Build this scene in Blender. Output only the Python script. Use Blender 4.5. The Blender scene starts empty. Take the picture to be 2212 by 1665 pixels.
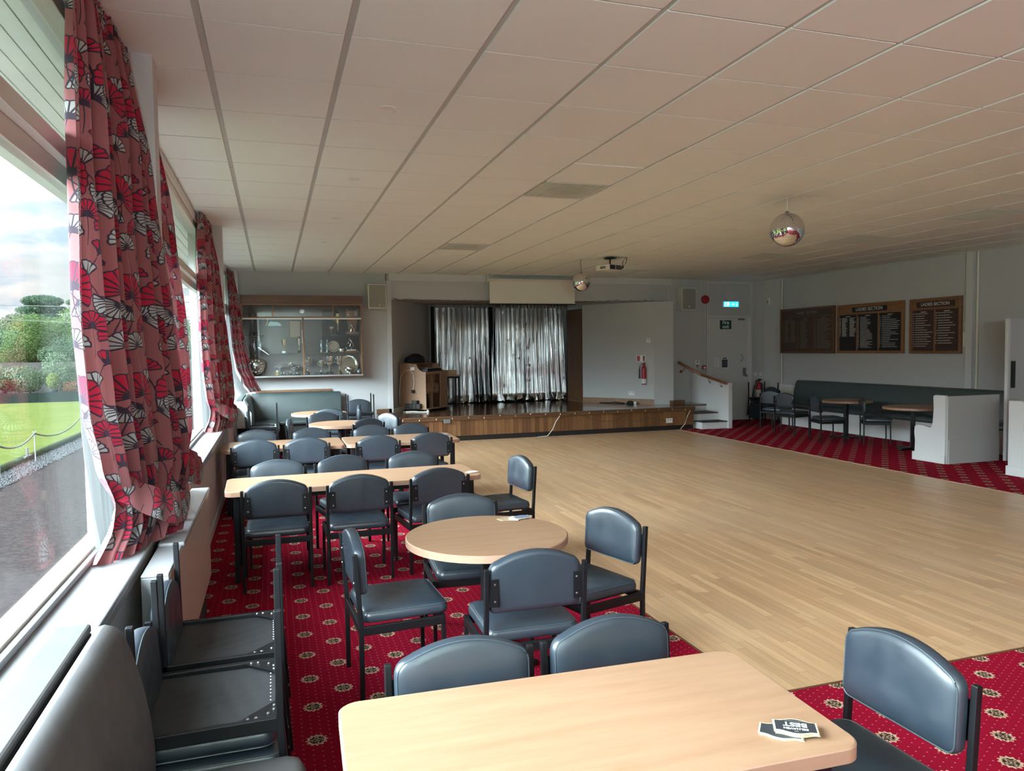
import bpy, math, random
from mathutils import Vector, Matrix
random.seed(11)
SC = bpy.context.scene
COL = SC.collection
PI = math.pi
CEIL = 3.342      # ceiling height
CAMZ = 1.777      # eye height
T = 0.69          # ceiling tile pitch

# ------------------------------------------------------------------ camera
def cam_axes(yaw, pitch, roll):
    cy, sy, cp, sp = math.cos(yaw), math.sin(yaw), math.cos(pitch), math.sin(pitch)
    f = Vector((sy*cp, cy*cp, sp)); r = Vector((cy, -sy, 0)); u = r.cross(f)
    cr, sr = math.cos(roll), math.sin(roll)
    return cr*r + sr*u, -sr*r + cr*u, f
_r, _u, _f = cam_axes(0.3118, -0.0494, -0.0130)
cam = bpy.data.cameras.new('camera')
cam.sensor_fit = 'HORIZONTAL'; cam.sensor_width = 36.0
cam.lens = 36.0*1597.9/2212.0
cam.clip_start = 0.05; cam.clip_end = 400
cam_o = bpy.data.objects.new('camera', cam); COL.objects.link(cam_o)
_m = Matrix.Identity(4)
for i in range(3):
    _m[i][0], _m[i][1], _m[i][2] = _r[i], _u[i], -_f[i]
_m[2][3] = CAMZ
cam_o.matrix_world = _m
SC.camera = cam_o

# ------------------------------------------------------------------ node maths
class X:
    """a socket with arithmetic"""
    def __init__(s, nt, k): s.nt, s.k = nt, k
    def __add__(s, o): return M(s.nt, 'ADD', s, o)
    __radd__ = __add__
    def __sub__(s, o): return M(s.nt, 'SUBTRACT', s, o)
    def __rsub__(s, o): return M(s.nt, 'SUBTRACT', o, s)
    def __mul__(s, o): return M(s.nt, 'MULTIPLY', s, o)
    __rmul__ = __mul__
    def __truediv__(s, o): return M(s.nt, 'DIVIDE', s, o)
    def __lt__(s, o): return M(s.nt, 'LESS_THAN', s, o)
    def __gt__(s, o): return M(s.nt, 'GREATER_THAN', s, o)
def plug(nt, inp, v):
    if isinstance(v, X): nt.links.new(v.k, inp)
    elif isinstance(v, (tuple, list)) and len(v) == 3 and inp.type == 'RGBA': inp.default_value = (*v, 1)
    else: inp.default_value = v
def M(nt, op, *a, clamp=False):
    n = nt.nodes.new('ShaderNodeMath'); n.operation = op; n.use_clamp = clamp
    for i, v in enumerate(a): plug(nt, n.inputs[i], v)
    return X(nt, n.outputs[0])
def mixc(nt, fac, a, b, mode='MIX'):
    n = nt.nodes.new('ShaderNodeMix'); n.data_type = 'RGBA'; n.blend_type = mode
    plug(nt, n.inputs[0], fac); plug(nt, n.inputs[6], a); plug(nt, n.inputs[7], b)
    return X(nt, n.outputs[2])
def smooth(nt, v, lo, hi, a=0.0, b=1.0):
    n = nt.nodes.new('ShaderNodeMapRange'); n.interpolation_type = 'SMOOTHSTEP'
    for i, q in enumerate((v, lo, hi, a, b)): plug(nt, n.inputs[i], q)
    return X(nt, n.outputs[0])
def noise(nt, vec, scale, detail=3, rough=.5, dim='3D'):
    n = nt.nodes.new('ShaderNodeTexNoise'); n.noise_dimensions = dim
    if vec is not None: nt.links.new(vec.k, n.inputs['Vector'])
    n.inputs['Scale'].default_value = scale; n.inputs['Detail'].default_value = detail
    n.inputs['Roughness'].default_value = rough
    return X(nt, n.outputs[0])
def coords(nt, which='Object'):
    n = nt.nodes.new('ShaderNodeTexCoord'); return X(nt, n.outputs[which])
def sep(nt, v):
    n = nt.nodes.new('ShaderNodeSeparateXYZ'); nt.links.new(v.k, n.inputs[0])
    return [X(nt, n.outputs[i]) for i in range(3)]
def comb(nt, x, y, z=0.0):
    n = nt.nodes.new('ShaderNodeCombineXYZ')
    for i, v in enumerate((x, y, z)): plug(nt, n.inputs[i], v)
    return X(nt, n.outputs[0])
def white(nt, v):
    n = nt.nodes.new('ShaderNodeTexWhiteNoise'); n.noise_dimensions = '2D'
    nt.links.new(v.k, n.inputs[0]); return X(nt, n.outputs[0])

# ------------------------------------------------------------------ sky
def build_world():
    w = bpy.data.worlds.new('sky'); SC.world = w; w.use_nodes = True
    nt = w.node_tree
    for n in list(nt.nodes): nt.nodes.remove(n)
    d = coords(nt, 'Generated'); x, y, z = sep(nt, d)
    blue = mixc(nt, smooth(nt, z, 0.0, .6), (.42, .53, .62), (.22, .37, .58))
    zz = M(nt, 'MAXIMUM', z, .03)
    p = comb(nt, x/(zz+.18), y/(zz+.18), 0.0)
    n1 = noise(nt, p, 1.5, 7, .58)
    n2 = noise(nt, p, .9, 4, .5)
    cl = smooth(nt, n1, .36, .52)
    grey = mixc(nt, smooth(nt, n2, .38, .62), (.53, .55, .57), (.80, .77, .755))
    sky = mixc(nt, cl, blue, grey)
    # sky boost added out of view, facing the windows, to brighten the room
    az = (x*(-.95) + y*(-.31))/M(nt, 'SQRT', M(nt, 'MAXIMUM', x*x+y*y, .0001))
    boost = smooth(nt, az, -.15, .75)*smooth(nt, z, .05, .34)*smooth(nt, z, .50, .80, 1.0, .25)*SKY_BOOST*1.35 + 1.0
    ground = (.10, .11, .07)
    up = smooth(nt, z, -.03, .01)
    sky = mixc(nt, smooth(nt, boost, 1.0, 6.0), sky, mixc(nt, .8, sky, (.72, .865, .93)))
    bg = nt.nodes.new('ShaderNodeBackground')
    c = mixc(nt, up, ground, sky); nt.links.new(c.k, bg.inputs[0])
    nt.links.new((boost*up + (1.0-up)*1.0).k, bg.inputs[1])
    o = nt.nodes.new('ShaderNodeOutputWorld'); nt.links.new(bg.outputs[0], o.inputs[0])
    w.cycles.sampling_method = 'MANUAL'; w.cycles.sample_map_resolution = 512
SKY_BOOST = 29.0
build_world()
sun = bpy.data.lights.new('sun', 'SUN'); sun.energy = .5; sun.angle = .03; sun.color = (1, .95, .86)
sun_o = bpy.data.objects.new('sun', sun); COL.objects.link(sun_o)
sun_o.rotation_euler = Vector((.62, -.55, .72)).to_track_quat('Z', 'Y').to_euler()
def fill_light(name, y0, y1, z, h, watts, tilt):
    l = bpy.data.lights.new(name, 'AREA'); l.shape = 'RECTANGLE'; l.size = h; l.size_y = y1-y0; l.energy = watts; l.color = (.80, 1.0, .96)
    o = bpy.data.objects.new(name, l); COL.objects.link(o); o.location = (-.70, (y0+y1)/2, z)
    o.rotation_euler = (0, -(PI/2+tilt), 0)
fill_light('ceiling_fill', -6.4, -1.25, 2.05, 1.3, 640, .95)      # unseen fill lamp added behind the camera, tilted up to brighten the ceiling
VS = SC.view_settings
VS.view_transform = 'Standard'; VS.look = 'None'; VS.gamma = 1; VS.exposure = 0.6
VS.use_curve_mapping = False
SC.cycles.use_denoising = True
SC.cycles.max_bounces = 10; SC.cycles.diffuse_bounces = 6; SC.cycles.glossy_bounces = 4
SC.cycles.transmission_bounces = 8; SC.cycles.transparent_max_bounces = 16
SC.cycles.caustics_reflective = False; SC.cycles.caustics_refractive = False
SC.cycles.sample_clamp_indirect = 6.0

# ------------------------------------------------------------------ mesh helpers
class MB:
    def __init__(s): s.v, s.f, s.uv = [], [], {}
    def add(s, vs, fs, uvs=None):
        o = len(s.v); s.v += [tuple(p) for p in vs]
        for i, f in enumerate(fs):
            s.f.append(tuple(o+k for k in f))
            if uvs: s.uv[len(s.f)-1] = [uvs[k] for k in f]
        return s
    def box(s, x0, y0, z0, x1, y1, z1):
        v = [(x, y, z) for z in (z0, z1) for y in (y0, y1) for x in (x0, x1)]
        return s.add(v, [(0, 2, 3, 1), (4, 5, 7, 6), (0, 1, 5, 4), (2, 6, 7, 3), (0, 4, 6, 2), (1, 3, 7, 5)])
    def beam(s, a, b, w, h, up=(0, 0, 1)):
        a, b = Vector(a), Vector(b); d = (b-a).normalized(); up = Vector(up)
        if abs(d.dot(up)) > .98: up = Vector((1, 0, 0))
        r = d.cross(up).normalized()*(w/2); u = r.cross(d).normalized()*(h/2)
        v = [p+i*r+j*u for p in (a, b) for i, j in ((-1, -1), (1, -1), (1, 1), (-1, 1))]
        return s.add(v, [(0, 1, 2, 3), (7, 6, 5, 4), (0, 4, 5, 1), (1, 5, 6, 2), (2, 6, 7, 3), (3, 7, 4, 0)])
    def tube(s, path, r, n=8, caps=True):
        P = [Vector(p) for p in path]; rings = []
        for i, p in enumerate(P):
            d = (P[min(i+1, len(P)-1)]-P[max(i-1, 0)]).normalized()
            a = Vector((0, 0, 1)) if abs(d.z) < .9 else Vector((1, 0, 0))
            e1 = d.cross(a).normalized(); e2 = d.cross(e1)
            rr = r[i] if isinstance(r, (list, tuple)) else r
            rings.append([p+rr*(math.cos(2*PI*k/n)*e1+math.sin(2*PI*k/n)*e2) for k in range(n)])
        v = [q for R in rings for q in R]; f = []
        for i in range(len(P)-1):
            for k in range(n):
                a, b = i*n+k, i*n+(k+1) % n
                f.append((a, a+n, b+n, b))
        if caps: f += [tuple(range(n)), tuple(range((len(P)-1)*n, len(P)*n))[::-1]]
        return s.add(v, f)
    def lathe(s, prof, n=20, c=(0, 0, 0), axis='z'):
        v, f = [], []
        for r, h in prof:
            for k in range(n):
                a = 2*PI*k/n; p = (r*math.cos(a), r*math.sin(a), h)
                if axis == 'y': p = (p[0], p[2], p[1])
                if axis == 'x': p = (p[2], p[0], p[1])
                v.append((p[0]+c[0], p[1]+c[1], p[2]+c[2]))
        for i in range(len(prof)-1):
            for k in range(n):
                a, b = i*n+k, i*n+(k+1) % n
                f.append((a, b, b+n, a+n))
        f += [tuple(range(n))[::-1], tuple(range((len(prof)-1)*n, len(prof)*n))]
        return s.add(v, f)
    def prism(s, poly, h0, h1, axis='z'):
        def P(a, b, h): return (a, b, h) if axis == 'z' else ((a, h, b) if axis == 'y' else (h, a, b))
        n = len(poly); v = [P(a, b, h0) for a, b in poly]+[P(a, b, h1) for a, b in poly]
        return s.add(v, [tuple(range(n))[::-1], tuple(range(n, 2*n))]+[(i, (i+1) % n, n+(i+1) % n, n+i) for i in range(n)])
    def loft(s, rings, closed=True, caps=True):
        n = len(rings[0]); v = [p for R in rings for p in R]; f = []
        for i in range(len(rings)-1):
            for k in range(n if closed else n-1):
                a, b = i*n+k, i*n+(k+1) % n
                f.append((a, b, b+n, a+n))
        if caps: f += [tuple(range(n))[::-1], tuple(range((len(rings)-1)*n, len(rings)*n))]
        return s.add(v, f)
    def pillow(s, outline, prof, axis='z'):
        """outline 2-D, prof = (inset, height) rings: an upholstered pad with soft edges"""
        n = len(outline); cx = sum(p[0] for p in outline)/n; cy = sum(p[1] for p in outline)/n
        hx = max(abs(p[0]-cx) for p in outline); hy = max(abs(p[1]-cy) for p in outline)
        def P(a, b, h): return (a, b, h) if axis == 'z' else ((a, h, b) if axis == 'y' else (h, a, b))
        R = [[P(cx+(a-cx)*(1-i/hx), cy+(b-cy)*(1-i/hy), h) for a, b in outline] for i, h in prof]
        return s.loft(R)
    def build(s, name, mat=None, parent=None, smooth=None, bevel=0, loc=None, seg=2, recalc=True):
        me = bpy.data.meshes.new(name); me.from_pydata(s.v, [], s.f)
        if s.uv:
            l = me.uv_layers.new(name='UVMap')
            for p in me.polygons:
                u = s.uv.get(p.index)
                if u:
                    for k, li in enumerate(p.loop_indices): l.data[li].uv = u[k]
        if recalc:
            import bmesh
            bm = bmesh.new(); bm.from_mesh(me); bmesh.ops.recalc_face_normals(bm, faces=bm.faces); bm.to_mesh(me); bm.free()
        if mat: me.materials.append(mat)
        o = bpy.data.objects.new(name, me); COL.objects.link(o)
        if parent: o.parent = parent
        if loc: o.location = loc
        if bevel:
            b = o.modifiers.new('bevel', 'BEVEL'); b.width = bevel; b.segments = seg; b.limit_method = 'ANGLE'; b.angle_limit = .7
        if smooth:
            for p in me.polygons: p.use_smooth = True
            try: me.set_sharp_from_angle(angle=smooth if smooth is not True else .8)
            except Exception: pass
        return o
def rrect(x0, y0, x1, y1, r, n=6):
    out = []
    for cx, cy, a0 in ((x1-r, y1-r, 0), (x0+r, y1-r, PI/2), (x0+r, y0+r, PI), (x1-r, y0+r, 1.5*PI)):
        for k in range(n+1):
            a = a0+PI/2*k/n; out.append((cx+r*math.cos(a), cy+r*math.sin(a)))
    return out
def tag(o, label, cat, group=None, kind=None):
    o['label'] = label; o['category'] = cat
    if group: o['group'] = group
    if kind: o['kind'] = kind
    return o
def thing(name, label, cat, loc=(0, 0, 0), rz=0, group=None):
    o = bpy.data.objects.new(name, None); COL.objects.link(o)
    o.empty_display_size = .1
    o.location = loc; o.rotation_euler = (0, 0, rz)
    return tag(o, label, cat, group)
def struct(o, label=None, cat=None):
    o['kind'] = 'structure'
    if label: o['label'] = label
    if cat: o['category'] = cat
    return o
def part_label(o, s): o['label'] = s; return o
def dup(root, label, loc, rz=0, rot=None, group=None):
    r = root.copy(); COL.objects.link(r); r.location = loc; r.rotation_euler = rot or (0, 0, rz)
    r['label'] = label
    if group: r['group'] = group
    def rec(o, p):
        for ch in o.children:
            c = ch.copy(); COL.objects.link(c); c.parent = p
            c.matrix_parent_inverse = ch.matrix_parent_inverse
            rec(ch, c)
    rec(root, r)
    return r
def text_mesh(txt, size, depth=.002, align='CENTER', spacing=1.0, bold=0.0):
    cu = bpy.data.curves.new('lettering', 'FONT'); cu.body = txt; cu.size = size; cu.extrude = depth
    cu.align_x = align; cu.align_y = 'CENTER'; cu.space_character = spacing; cu.resolution_u = 3; cu.offset = bold
    cu.space_line = .85
    o = bpy.data.objects.new('lettering', cu); COL.objects.link(o)
    dg = bpy.context.evaluated_depsgraph_get(); dg.update()
    me = bpy.data.meshes.new_from_object(o.evaluated_get(dg))
    bpy.data.objects.remove(o); bpy.data.curves.remove(cu)
    return me
def lettering(txt, size, mat, parent, M4, depth=.001, name='lettering', **k):
    me = text_mesh(txt, size, depth, **k); me.materials.clear(); me.materials.append(mat)
    o = bpy.data.objects.new(name, me); COL.objects.link(o); o.parent = parent; o.matrix_local = M4
    return o
def face_m(origin, right, up):
    r = Vector(right).normalized(); u = Vector(up).normalized(); n = r.cross(u)
    m = Matrix.Identity(4)
    for i in range(3): m[i][0], m[i][1], m[i][2], m[i][3] = r[i], u[i], n[i], origin[i]
    return m

# ------------------------------------------------------------------ materials
def pbr(name, col=(.5, .5, .5), rough=.5, metal=0, spec=.5, coat=0, sheen=0):
    m = bpy.data.materials.new(name); m.use_nodes = True; nt = m.node_tree
    b = nt.nodes['Principled BSDF']
    b.inputs['Base Color'].default_value = (*col, 1); b.inputs['Roughness'].default_value = rough
    b.inputs['Metallic'].default_value = metal; b.inputs['Specular IOR Level'].default_value = spec
    b.inputs['Coat Weight'].default_value = coat; b.inputs['Sheen Weight'].default_value = sheen
    return m, nt, b
def setc(nt, b, c, key='Base Color'): nt.links.new(c.k, b.inputs[key])
def bump(nt, b, h, strength=.2, dist=.01):
    n = nt.nodes.new('ShaderNodeBump'); n.inputs['Strength'].default_value = strength; n.inputs['Distance'].default_value = dist
    nt.links.new(h.k, n.inputs['Height']); nt.links.new(n.outputs[0], b.inputs['Normal'])
def plain(name, col, rough=.5, var=.06, scale=8, **k):
    """paint, plastic or metal with a slight unevenness"""
    m, nt, b = pbr(name, col, rough, **k)
    n = noise(nt, coords(nt), scale, 3)
    setc(nt, b, mixc(nt, n, tuple(c*(1-var) for c in col), tuple(min(1, c*(1+var)) for c in col)))
    return m
def leather(name, col, rough=.36, bs=.10):
    m, nt, b = pbr(name, col, rough, spec=.85)
    o = coords(nt); n = noise(nt, o, 6, 4)
    setc(nt, b, mixc(nt, n, tuple(c*.8 for c in col), tuple(c*1.2 for c in col)))
    g = noise(nt, o, 420, 2)
    nt.links.new((smooth(nt, noise(nt, o, 9, 3), .3, .7, rough-.05, rough+.1)).k, b.inputs['Roughness'])
    bump(nt, b, g, bs, .002)
    return m
def wood(name, c1, c2, rough=.4, scale=1.0, axis=0, coat=0, contrast=(.3, .7)):
    m, nt, b = pbr(name, c1, rough, coat=coat)
    x, y, z = sep(nt, coords(nt))
    s = [14*scale]*3; s[axis] = 1.3*scale
    v = comb(nt, x*s[0], y*s[1], z*s[2])
    n = noise(nt, v, 1.6, 6, .62); n2 = noise(nt, v, 9, 3, .6)
    f = smooth(nt, n*.75+n2*.25, *contrast)
    setc(nt, b, mixc(nt, f, c1, c2))
    return m
def dancefloor():
    m, nt, b = pbr('maple_strip_floor', rough=.34, coat=.12)
    b.inputs['Coat Roughness'].default_value = .28
    x, y, z = sep(nt, coords(nt))
    w, L = .062, .95
    ix = M(nt, 'FLOOR', x/w); off = white(nt, comb(nt, ix, 3.7))
    v = y/L+off*5.3; iy = M(nt, 'FLOOR', v); h = white(nt, comb(nt, ix, iy)); h2 = white(nt, comb(nt, iy+.5, ix+9.1))
    grain = noise(nt, comb(nt, x*22+h*30, y*1.6, h*9), 1.5, 6, .62)
    c = mixc(nt, h, (.55, .32, .172), (.73, .468, .262))
    c = mixc(nt, smooth(nt, h2, .78, .98, 0, .55), c, (.42, .245, .135))
    c = mixc(nt, smooth(nt, grain, .36, .70, .0, .55), c, (.43, .26, .145))
    wear = noise(nt, coords(nt), .7, 3)
    c = mixc(nt, smooth(nt, wear, .35, .7, 0, .22), c, (.60, .46, .32))
    fx = M(nt, 'ABSOLUTE', M(nt, 'FRACT', x/w)-.5); fy = M(nt, 'ABSOLUTE', M(nt, 'FRACT', v)-.5)
    gap = M(nt, 'MAXIMUM', fx > .482, fy > .4985)
    setc(nt, b, mixc(nt, gap*.62, c, (.11, .06, .03)))
    return m
def carpet_mat():
    m, nt, b = pbr('patterned_carpet', rough=1.0, spec=.03)
    x, y, z = sep(nt, coords(nt))
    A, B = .327, .332
    def cell(x0, y0):
        fx, fy = (x-x0)/A, (y-y0)/B
        return (fx-M(nt, 'ROUND', fx))*A, (fy-M(nt, 'ROUND', fy))*B
    ax, ay = cell(.143, 4.747); bx, by = cell(.143+A/2, 4.747+B/2)
    rad = lambda p, q: M(nt, 'SQRT', p*p+q*q)
    ra, rb = rad(ax, ay), rad(bx, by)
    s = ra < rb
    dx = ax*s+bx*(1.0-s); dy = ay*s+by*(1.0-s); r = M(nt, 'MINIMUM', ra, rb)
    th = M(nt, 'ARCTAN2', dy, dx)
    pet = M(nt, 'COSINE', th*12.0); pet6 = M(nt, 'COSINE', th*4.0)
    lace = noise(nt, coords(nt), 130, 2)
    ring = (r < (pet*.0045+.0465))*(r > (pet*.0025+.0315))*((lace+M(nt, 'COSINE', th*24.0)*.10) > .40)
    core = r < .036
    flo = (r < (pet6*.007+.022))*(r > (pet6*.005+.012))*(lace > .42)+(r < .006)
    fib = noise(nt, coords(nt), 260, 2)
    base = mixc(nt, fib, (.205, .0036, .016), (.335, .0070, .029))
    base = mixc(nt, smooth(nt, noise(nt, coords(nt), 2.2, 3), .35, .7, 0, .3), base, (.17, .006, .018))
    # pin dots, kept clear of the medallions
    P = .0409
    gx = x/P; ix = M(nt, 'ROUND', gx); gy = y/P+M(nt, 'FRACT', ix*.5)
    px, py = (gx-ix)*P, (gy-M(nt, 'ROUND', gy))*P
    dot = (M(nt, 'ABSOLUTE', px) < .0038)*(M(nt, 'ABSOLUTE', py) < .0026)*(r > .058)
    c = mixc(nt, dot*.75, base, (.62, .20, .22))
    c = mixc(nt, core, c, (.030, .022, .016))
    c = mixc(nt, ring*.9, c, (.60, .42, .30))
    c = mixc(nt, flo*.85, c, (.42, .28, .19))
    setc(nt, b, c); bump(nt, b, fib, .35, .004)
    return m
def poppy_cloth():
    """curtain fabric: outlined poppies, crimson and pale grey, on dusty rose"""
    m, nt, b = pbr('poppy_curtain_fabric', rough=.9, spec=.15, sheen=.2)
    uv = coords(nt, 'UV'); u, v, _ = sep(nt, uv)
    W, H = .36, .445
    DK = (.045, .030, .045); RED = (.42, .020, .048); GRY = (.36, .355, .34)
    weave = noise(nt, comb(nt, u*900, v*900), 1, 1)
    c = mixc(nt, weave, (.25, .085, .090), (.33, .118, .122))
    def motif(c, cx, cy, R, ang, fill, ribs=7, half=1.7, sc=.055, tail=.12):
        fu, fv = (u-cx)/W, (v-cy)/H
        p = (fu-M(nt, 'ROUND', fu))*W; q = (fv-M(nt, 'ROUND', fv))*H
        ca, sa = math.cos(ang), math.sin(ang)
        s = p*ca+q*sa; t = q*ca-p*sa
        r = M(nt, 'SQRT', s*s+t*t); th = M(nt, 'ARCTAN2', s, t)
        rib = M(nt, 'SINE', th*(ribs*PI/(2*half)*1.0)+(PI/2 if ribs % 2 else 0))
        edge = (1.0-sc+M(nt, 'ABSOLUTE', rib)*sc)*R
        inn = (M(nt, 'ABSOLUTE', th) < half)
        body = (r < edge)*inn
        lw = .0030
        line = (M(nt, 'ABSOLUTE', r-edge) < lw)*inn
        ribl = (M(nt, 'ABSOLUTE', rib)*r < lw*ribs*.75)*body*(r > R*.10)
        side = (M(nt, 'ABSOLUTE', M(nt, 'ABSOLUTE', th)-half)*r < lw*1.2)*(r < R)
        stem = (M(nt, 'ABSOLUTE', s+M(nt, 'SINE', t*26)*.006) < lw*.8)*(t < 0.0)*(t > -tail)
        eye = r < R*.10
        c = mixc(nt, stem, c, DK)
        c = mixc(nt, body, c, fill)
        ln = M(nt, 'MAXIMUM', M(nt, 'MAXIMUM', line, ribl), M(nt, 'MAXIMUM', side, eye))
        return mixc(nt, ln, c, DK)
    c = motif(c, .27, .075, 0.067, .5, RED, 9, 1.5, tail=.10)
    c = motif(c, .085, .030, 0.070, .15, GRY, 10, 1.75, tail=.13)
    c = motif(c, .335, .165, 0.067, -1.2, GRY, 8, 1.2, tail=.11)
    c = motif(c, .175, .105, 0.067, -.05, RED, 10, 1.8, tail=.12)
    c = motif(c, .255, .215, 0.067, 2.6, GRY, 10, 1.4, tail=.05)
    c = motif(c, .155, .300, 0.072, .7, GRY, 9, 1.6, tail=.14)
    c = motif(c, .310, .360, 0.064, .25, RED, 9, 1.7, tail=.13)
    c = motif(c, .060, .205, 0.062, 2.3, GRY, 9, 1.3, tail=.05)
    c = motif(c, .080, .255, 0.105, -.2, RED, 12, 2.1, tail=.17)
    c = motif(c, .225, .405, 0.054, -.7, RED, 8, 1.4, tail=.07)
    setc(nt, b, c)
    tr = nt.nodes.new('ShaderNodeBsdfTranslucent'); nt.links.new(c.k, tr.inputs[0])
    mx = nt.nodes.new('ShaderNodeMixShader'); mx.inputs[0].default_value = .10
    out = nt.nodes['Material Output']
    nt.links.new(b.outputs[0], mx.inputs[1]); nt.links.new(tr.outputs[0], mx.inputs[2]); nt.links.new(mx.outputs[0], out.inputs[0])
    return m
def sheer(name, col, trans=.45):
    m, nt, b = pbr(name, col, .9, spec=.1)
    tr = nt.nodes.new('ShaderNodeBsdfTranslucent'); tr.inputs[0].default_value = (*col, 1)
    mx = nt.nodes.new('ShaderNodeMixShader'); mx.inputs[0].default_value = trans
    nt.links.new(b.outputs[0], mx.inputs[1]); nt.links.new(tr.outputs[0], mx.inputs[2])
    nt.links.new(mx.outputs[0], nt.nodes['Material Output'].inputs[0])
    n = noise(nt, coords(nt), 5, 2); setc(nt, b, mixc(nt, n, tuple(c*.93 for c in col), col))
    return m
def glass_mat(name, tint=(.96, .98, .97), refl=1.0, rough=.0):
    m = bpy.data.materials.new(name); m.use_nodes = True; nt = m.node_tree
    nt.nodes.remove(nt.nodes['Principled BSDF'])
    t = nt.nodes.new('ShaderNodeBsdfTransparent'); t.inputs[0].default_value = (*tint, 1)
    g = nt.nodes.new('ShaderNodeBsdfGlossy'); g.inputs['Roughness'].default_value = rough; g.inputs[0].default_value = (1, 1, 1, 1)
    f = nt.nodes.new('ShaderNodeLayerWeight'); f.inputs[0].default_value = .5      # Schlick, the same from both sides
    fac = M(nt, 'MULTIPLY', M(nt, 'POWER', X(nt, f.outputs['Facing']), 5.0)*.96+.04, refl, clamp=True)
    mx = nt.nodes.new('ShaderNodeMixShader'); nt.links.new(fac.k, mx.inputs[0])
    nt.links.new(t.outputs[0], mx.inputs[1]); nt.links.new(g.outputs[0], mx.inputs[2])
    nt.links.new(mx.outputs[0], nt.nodes['Material Output'].inputs[0])
    return m
def emit(name, col, k):
    m, nt, b = pbr(name, col, .4); b.inputs['Emission Color'].default_value = (*col, 1); b.inputs['Emission Strength'].default_value = k
    return m
def leafy(name, c1, c2, c3, scale=1.2):
    m, nt, b = pbr(name, c1, .7, spec=.06)
    o = coords(nt); n = noise(nt, o, scale, 3); n2 = noise(nt, o, scale*9, 2)
    c = mixc(nt, smooth(nt, n, .35, .65), c1, c2); c = mixc(nt, smooth(nt, n2, .55, .75), c, c3)
    setc(nt, b, c)
    tr = nt.nodes.new('ShaderNodeBsdfTranslucent'); nt.links.new(c.k, tr.inputs[0])
    mx = nt.nodes.new('ShaderNodeMixShader'); mx.inputs[0].default_value = .3
    nt.links.new(b.outputs[0], mx.inputs[1]); nt.links.new(tr.outputs[0], mx.inputs[2])
    nt.links.new(mx.outputs[0], nt.nodes['Material Output'].inputs[0])
    return m
def speckle(name, c1, c2, scale, rough=.9, b_s=.4, b_d=.01):
    m, nt, b = pbr(name, c1, rough, spec=0)
    o = coords(nt); n = noise(nt, o, scale, 4, .7)
    setc(nt, b, mixc(nt, smooth(nt, n, .35, .65), c1, c2)); bump(nt, b, n, b_s, b_d)
    return m
def silver_cloth():
    m, nt, b = pbr('silver_lame', (.66, .67, .68), .17, metal=1)
    o = coords(nt); x, y, z = sep(nt, o); n = noise(nt, comb(nt, x*6, y*6, z*2.2), 3, 2)
    setc(nt, b, mixc(nt, n, (.58, .59, .61), (.74, .75, .76))); bump(nt, b, noise(nt, o, 90, 2), .05, .006)
    return m
def slat_wood():
    m, nt, b = pbr('stage_cladding_wood', rough=.42)
    x, y, z = sep(nt, coords(nt))
    i = M(nt, 'FLOOR', x/.0905); h = white(nt, comb(nt, i, 1.3)); h2 = white(nt, comb(nt, i, 8.3))
    c = mixc(nt, h, (.12, .052, .022), (.25, .12, .05)); c = mixc(nt, smooth(nt, h2, .8, .95, 0, .5), c, (.28, .16, .07))
    g = noise(nt, comb(nt, x*60+h*20, z*3, h*7), 1.2, 5, .6)
    setc(nt, b, mixc(nt, smooth(nt, g, .35, .7, 0, .5), c, (.12, .05, .022)))
    return m
K = {}
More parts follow.
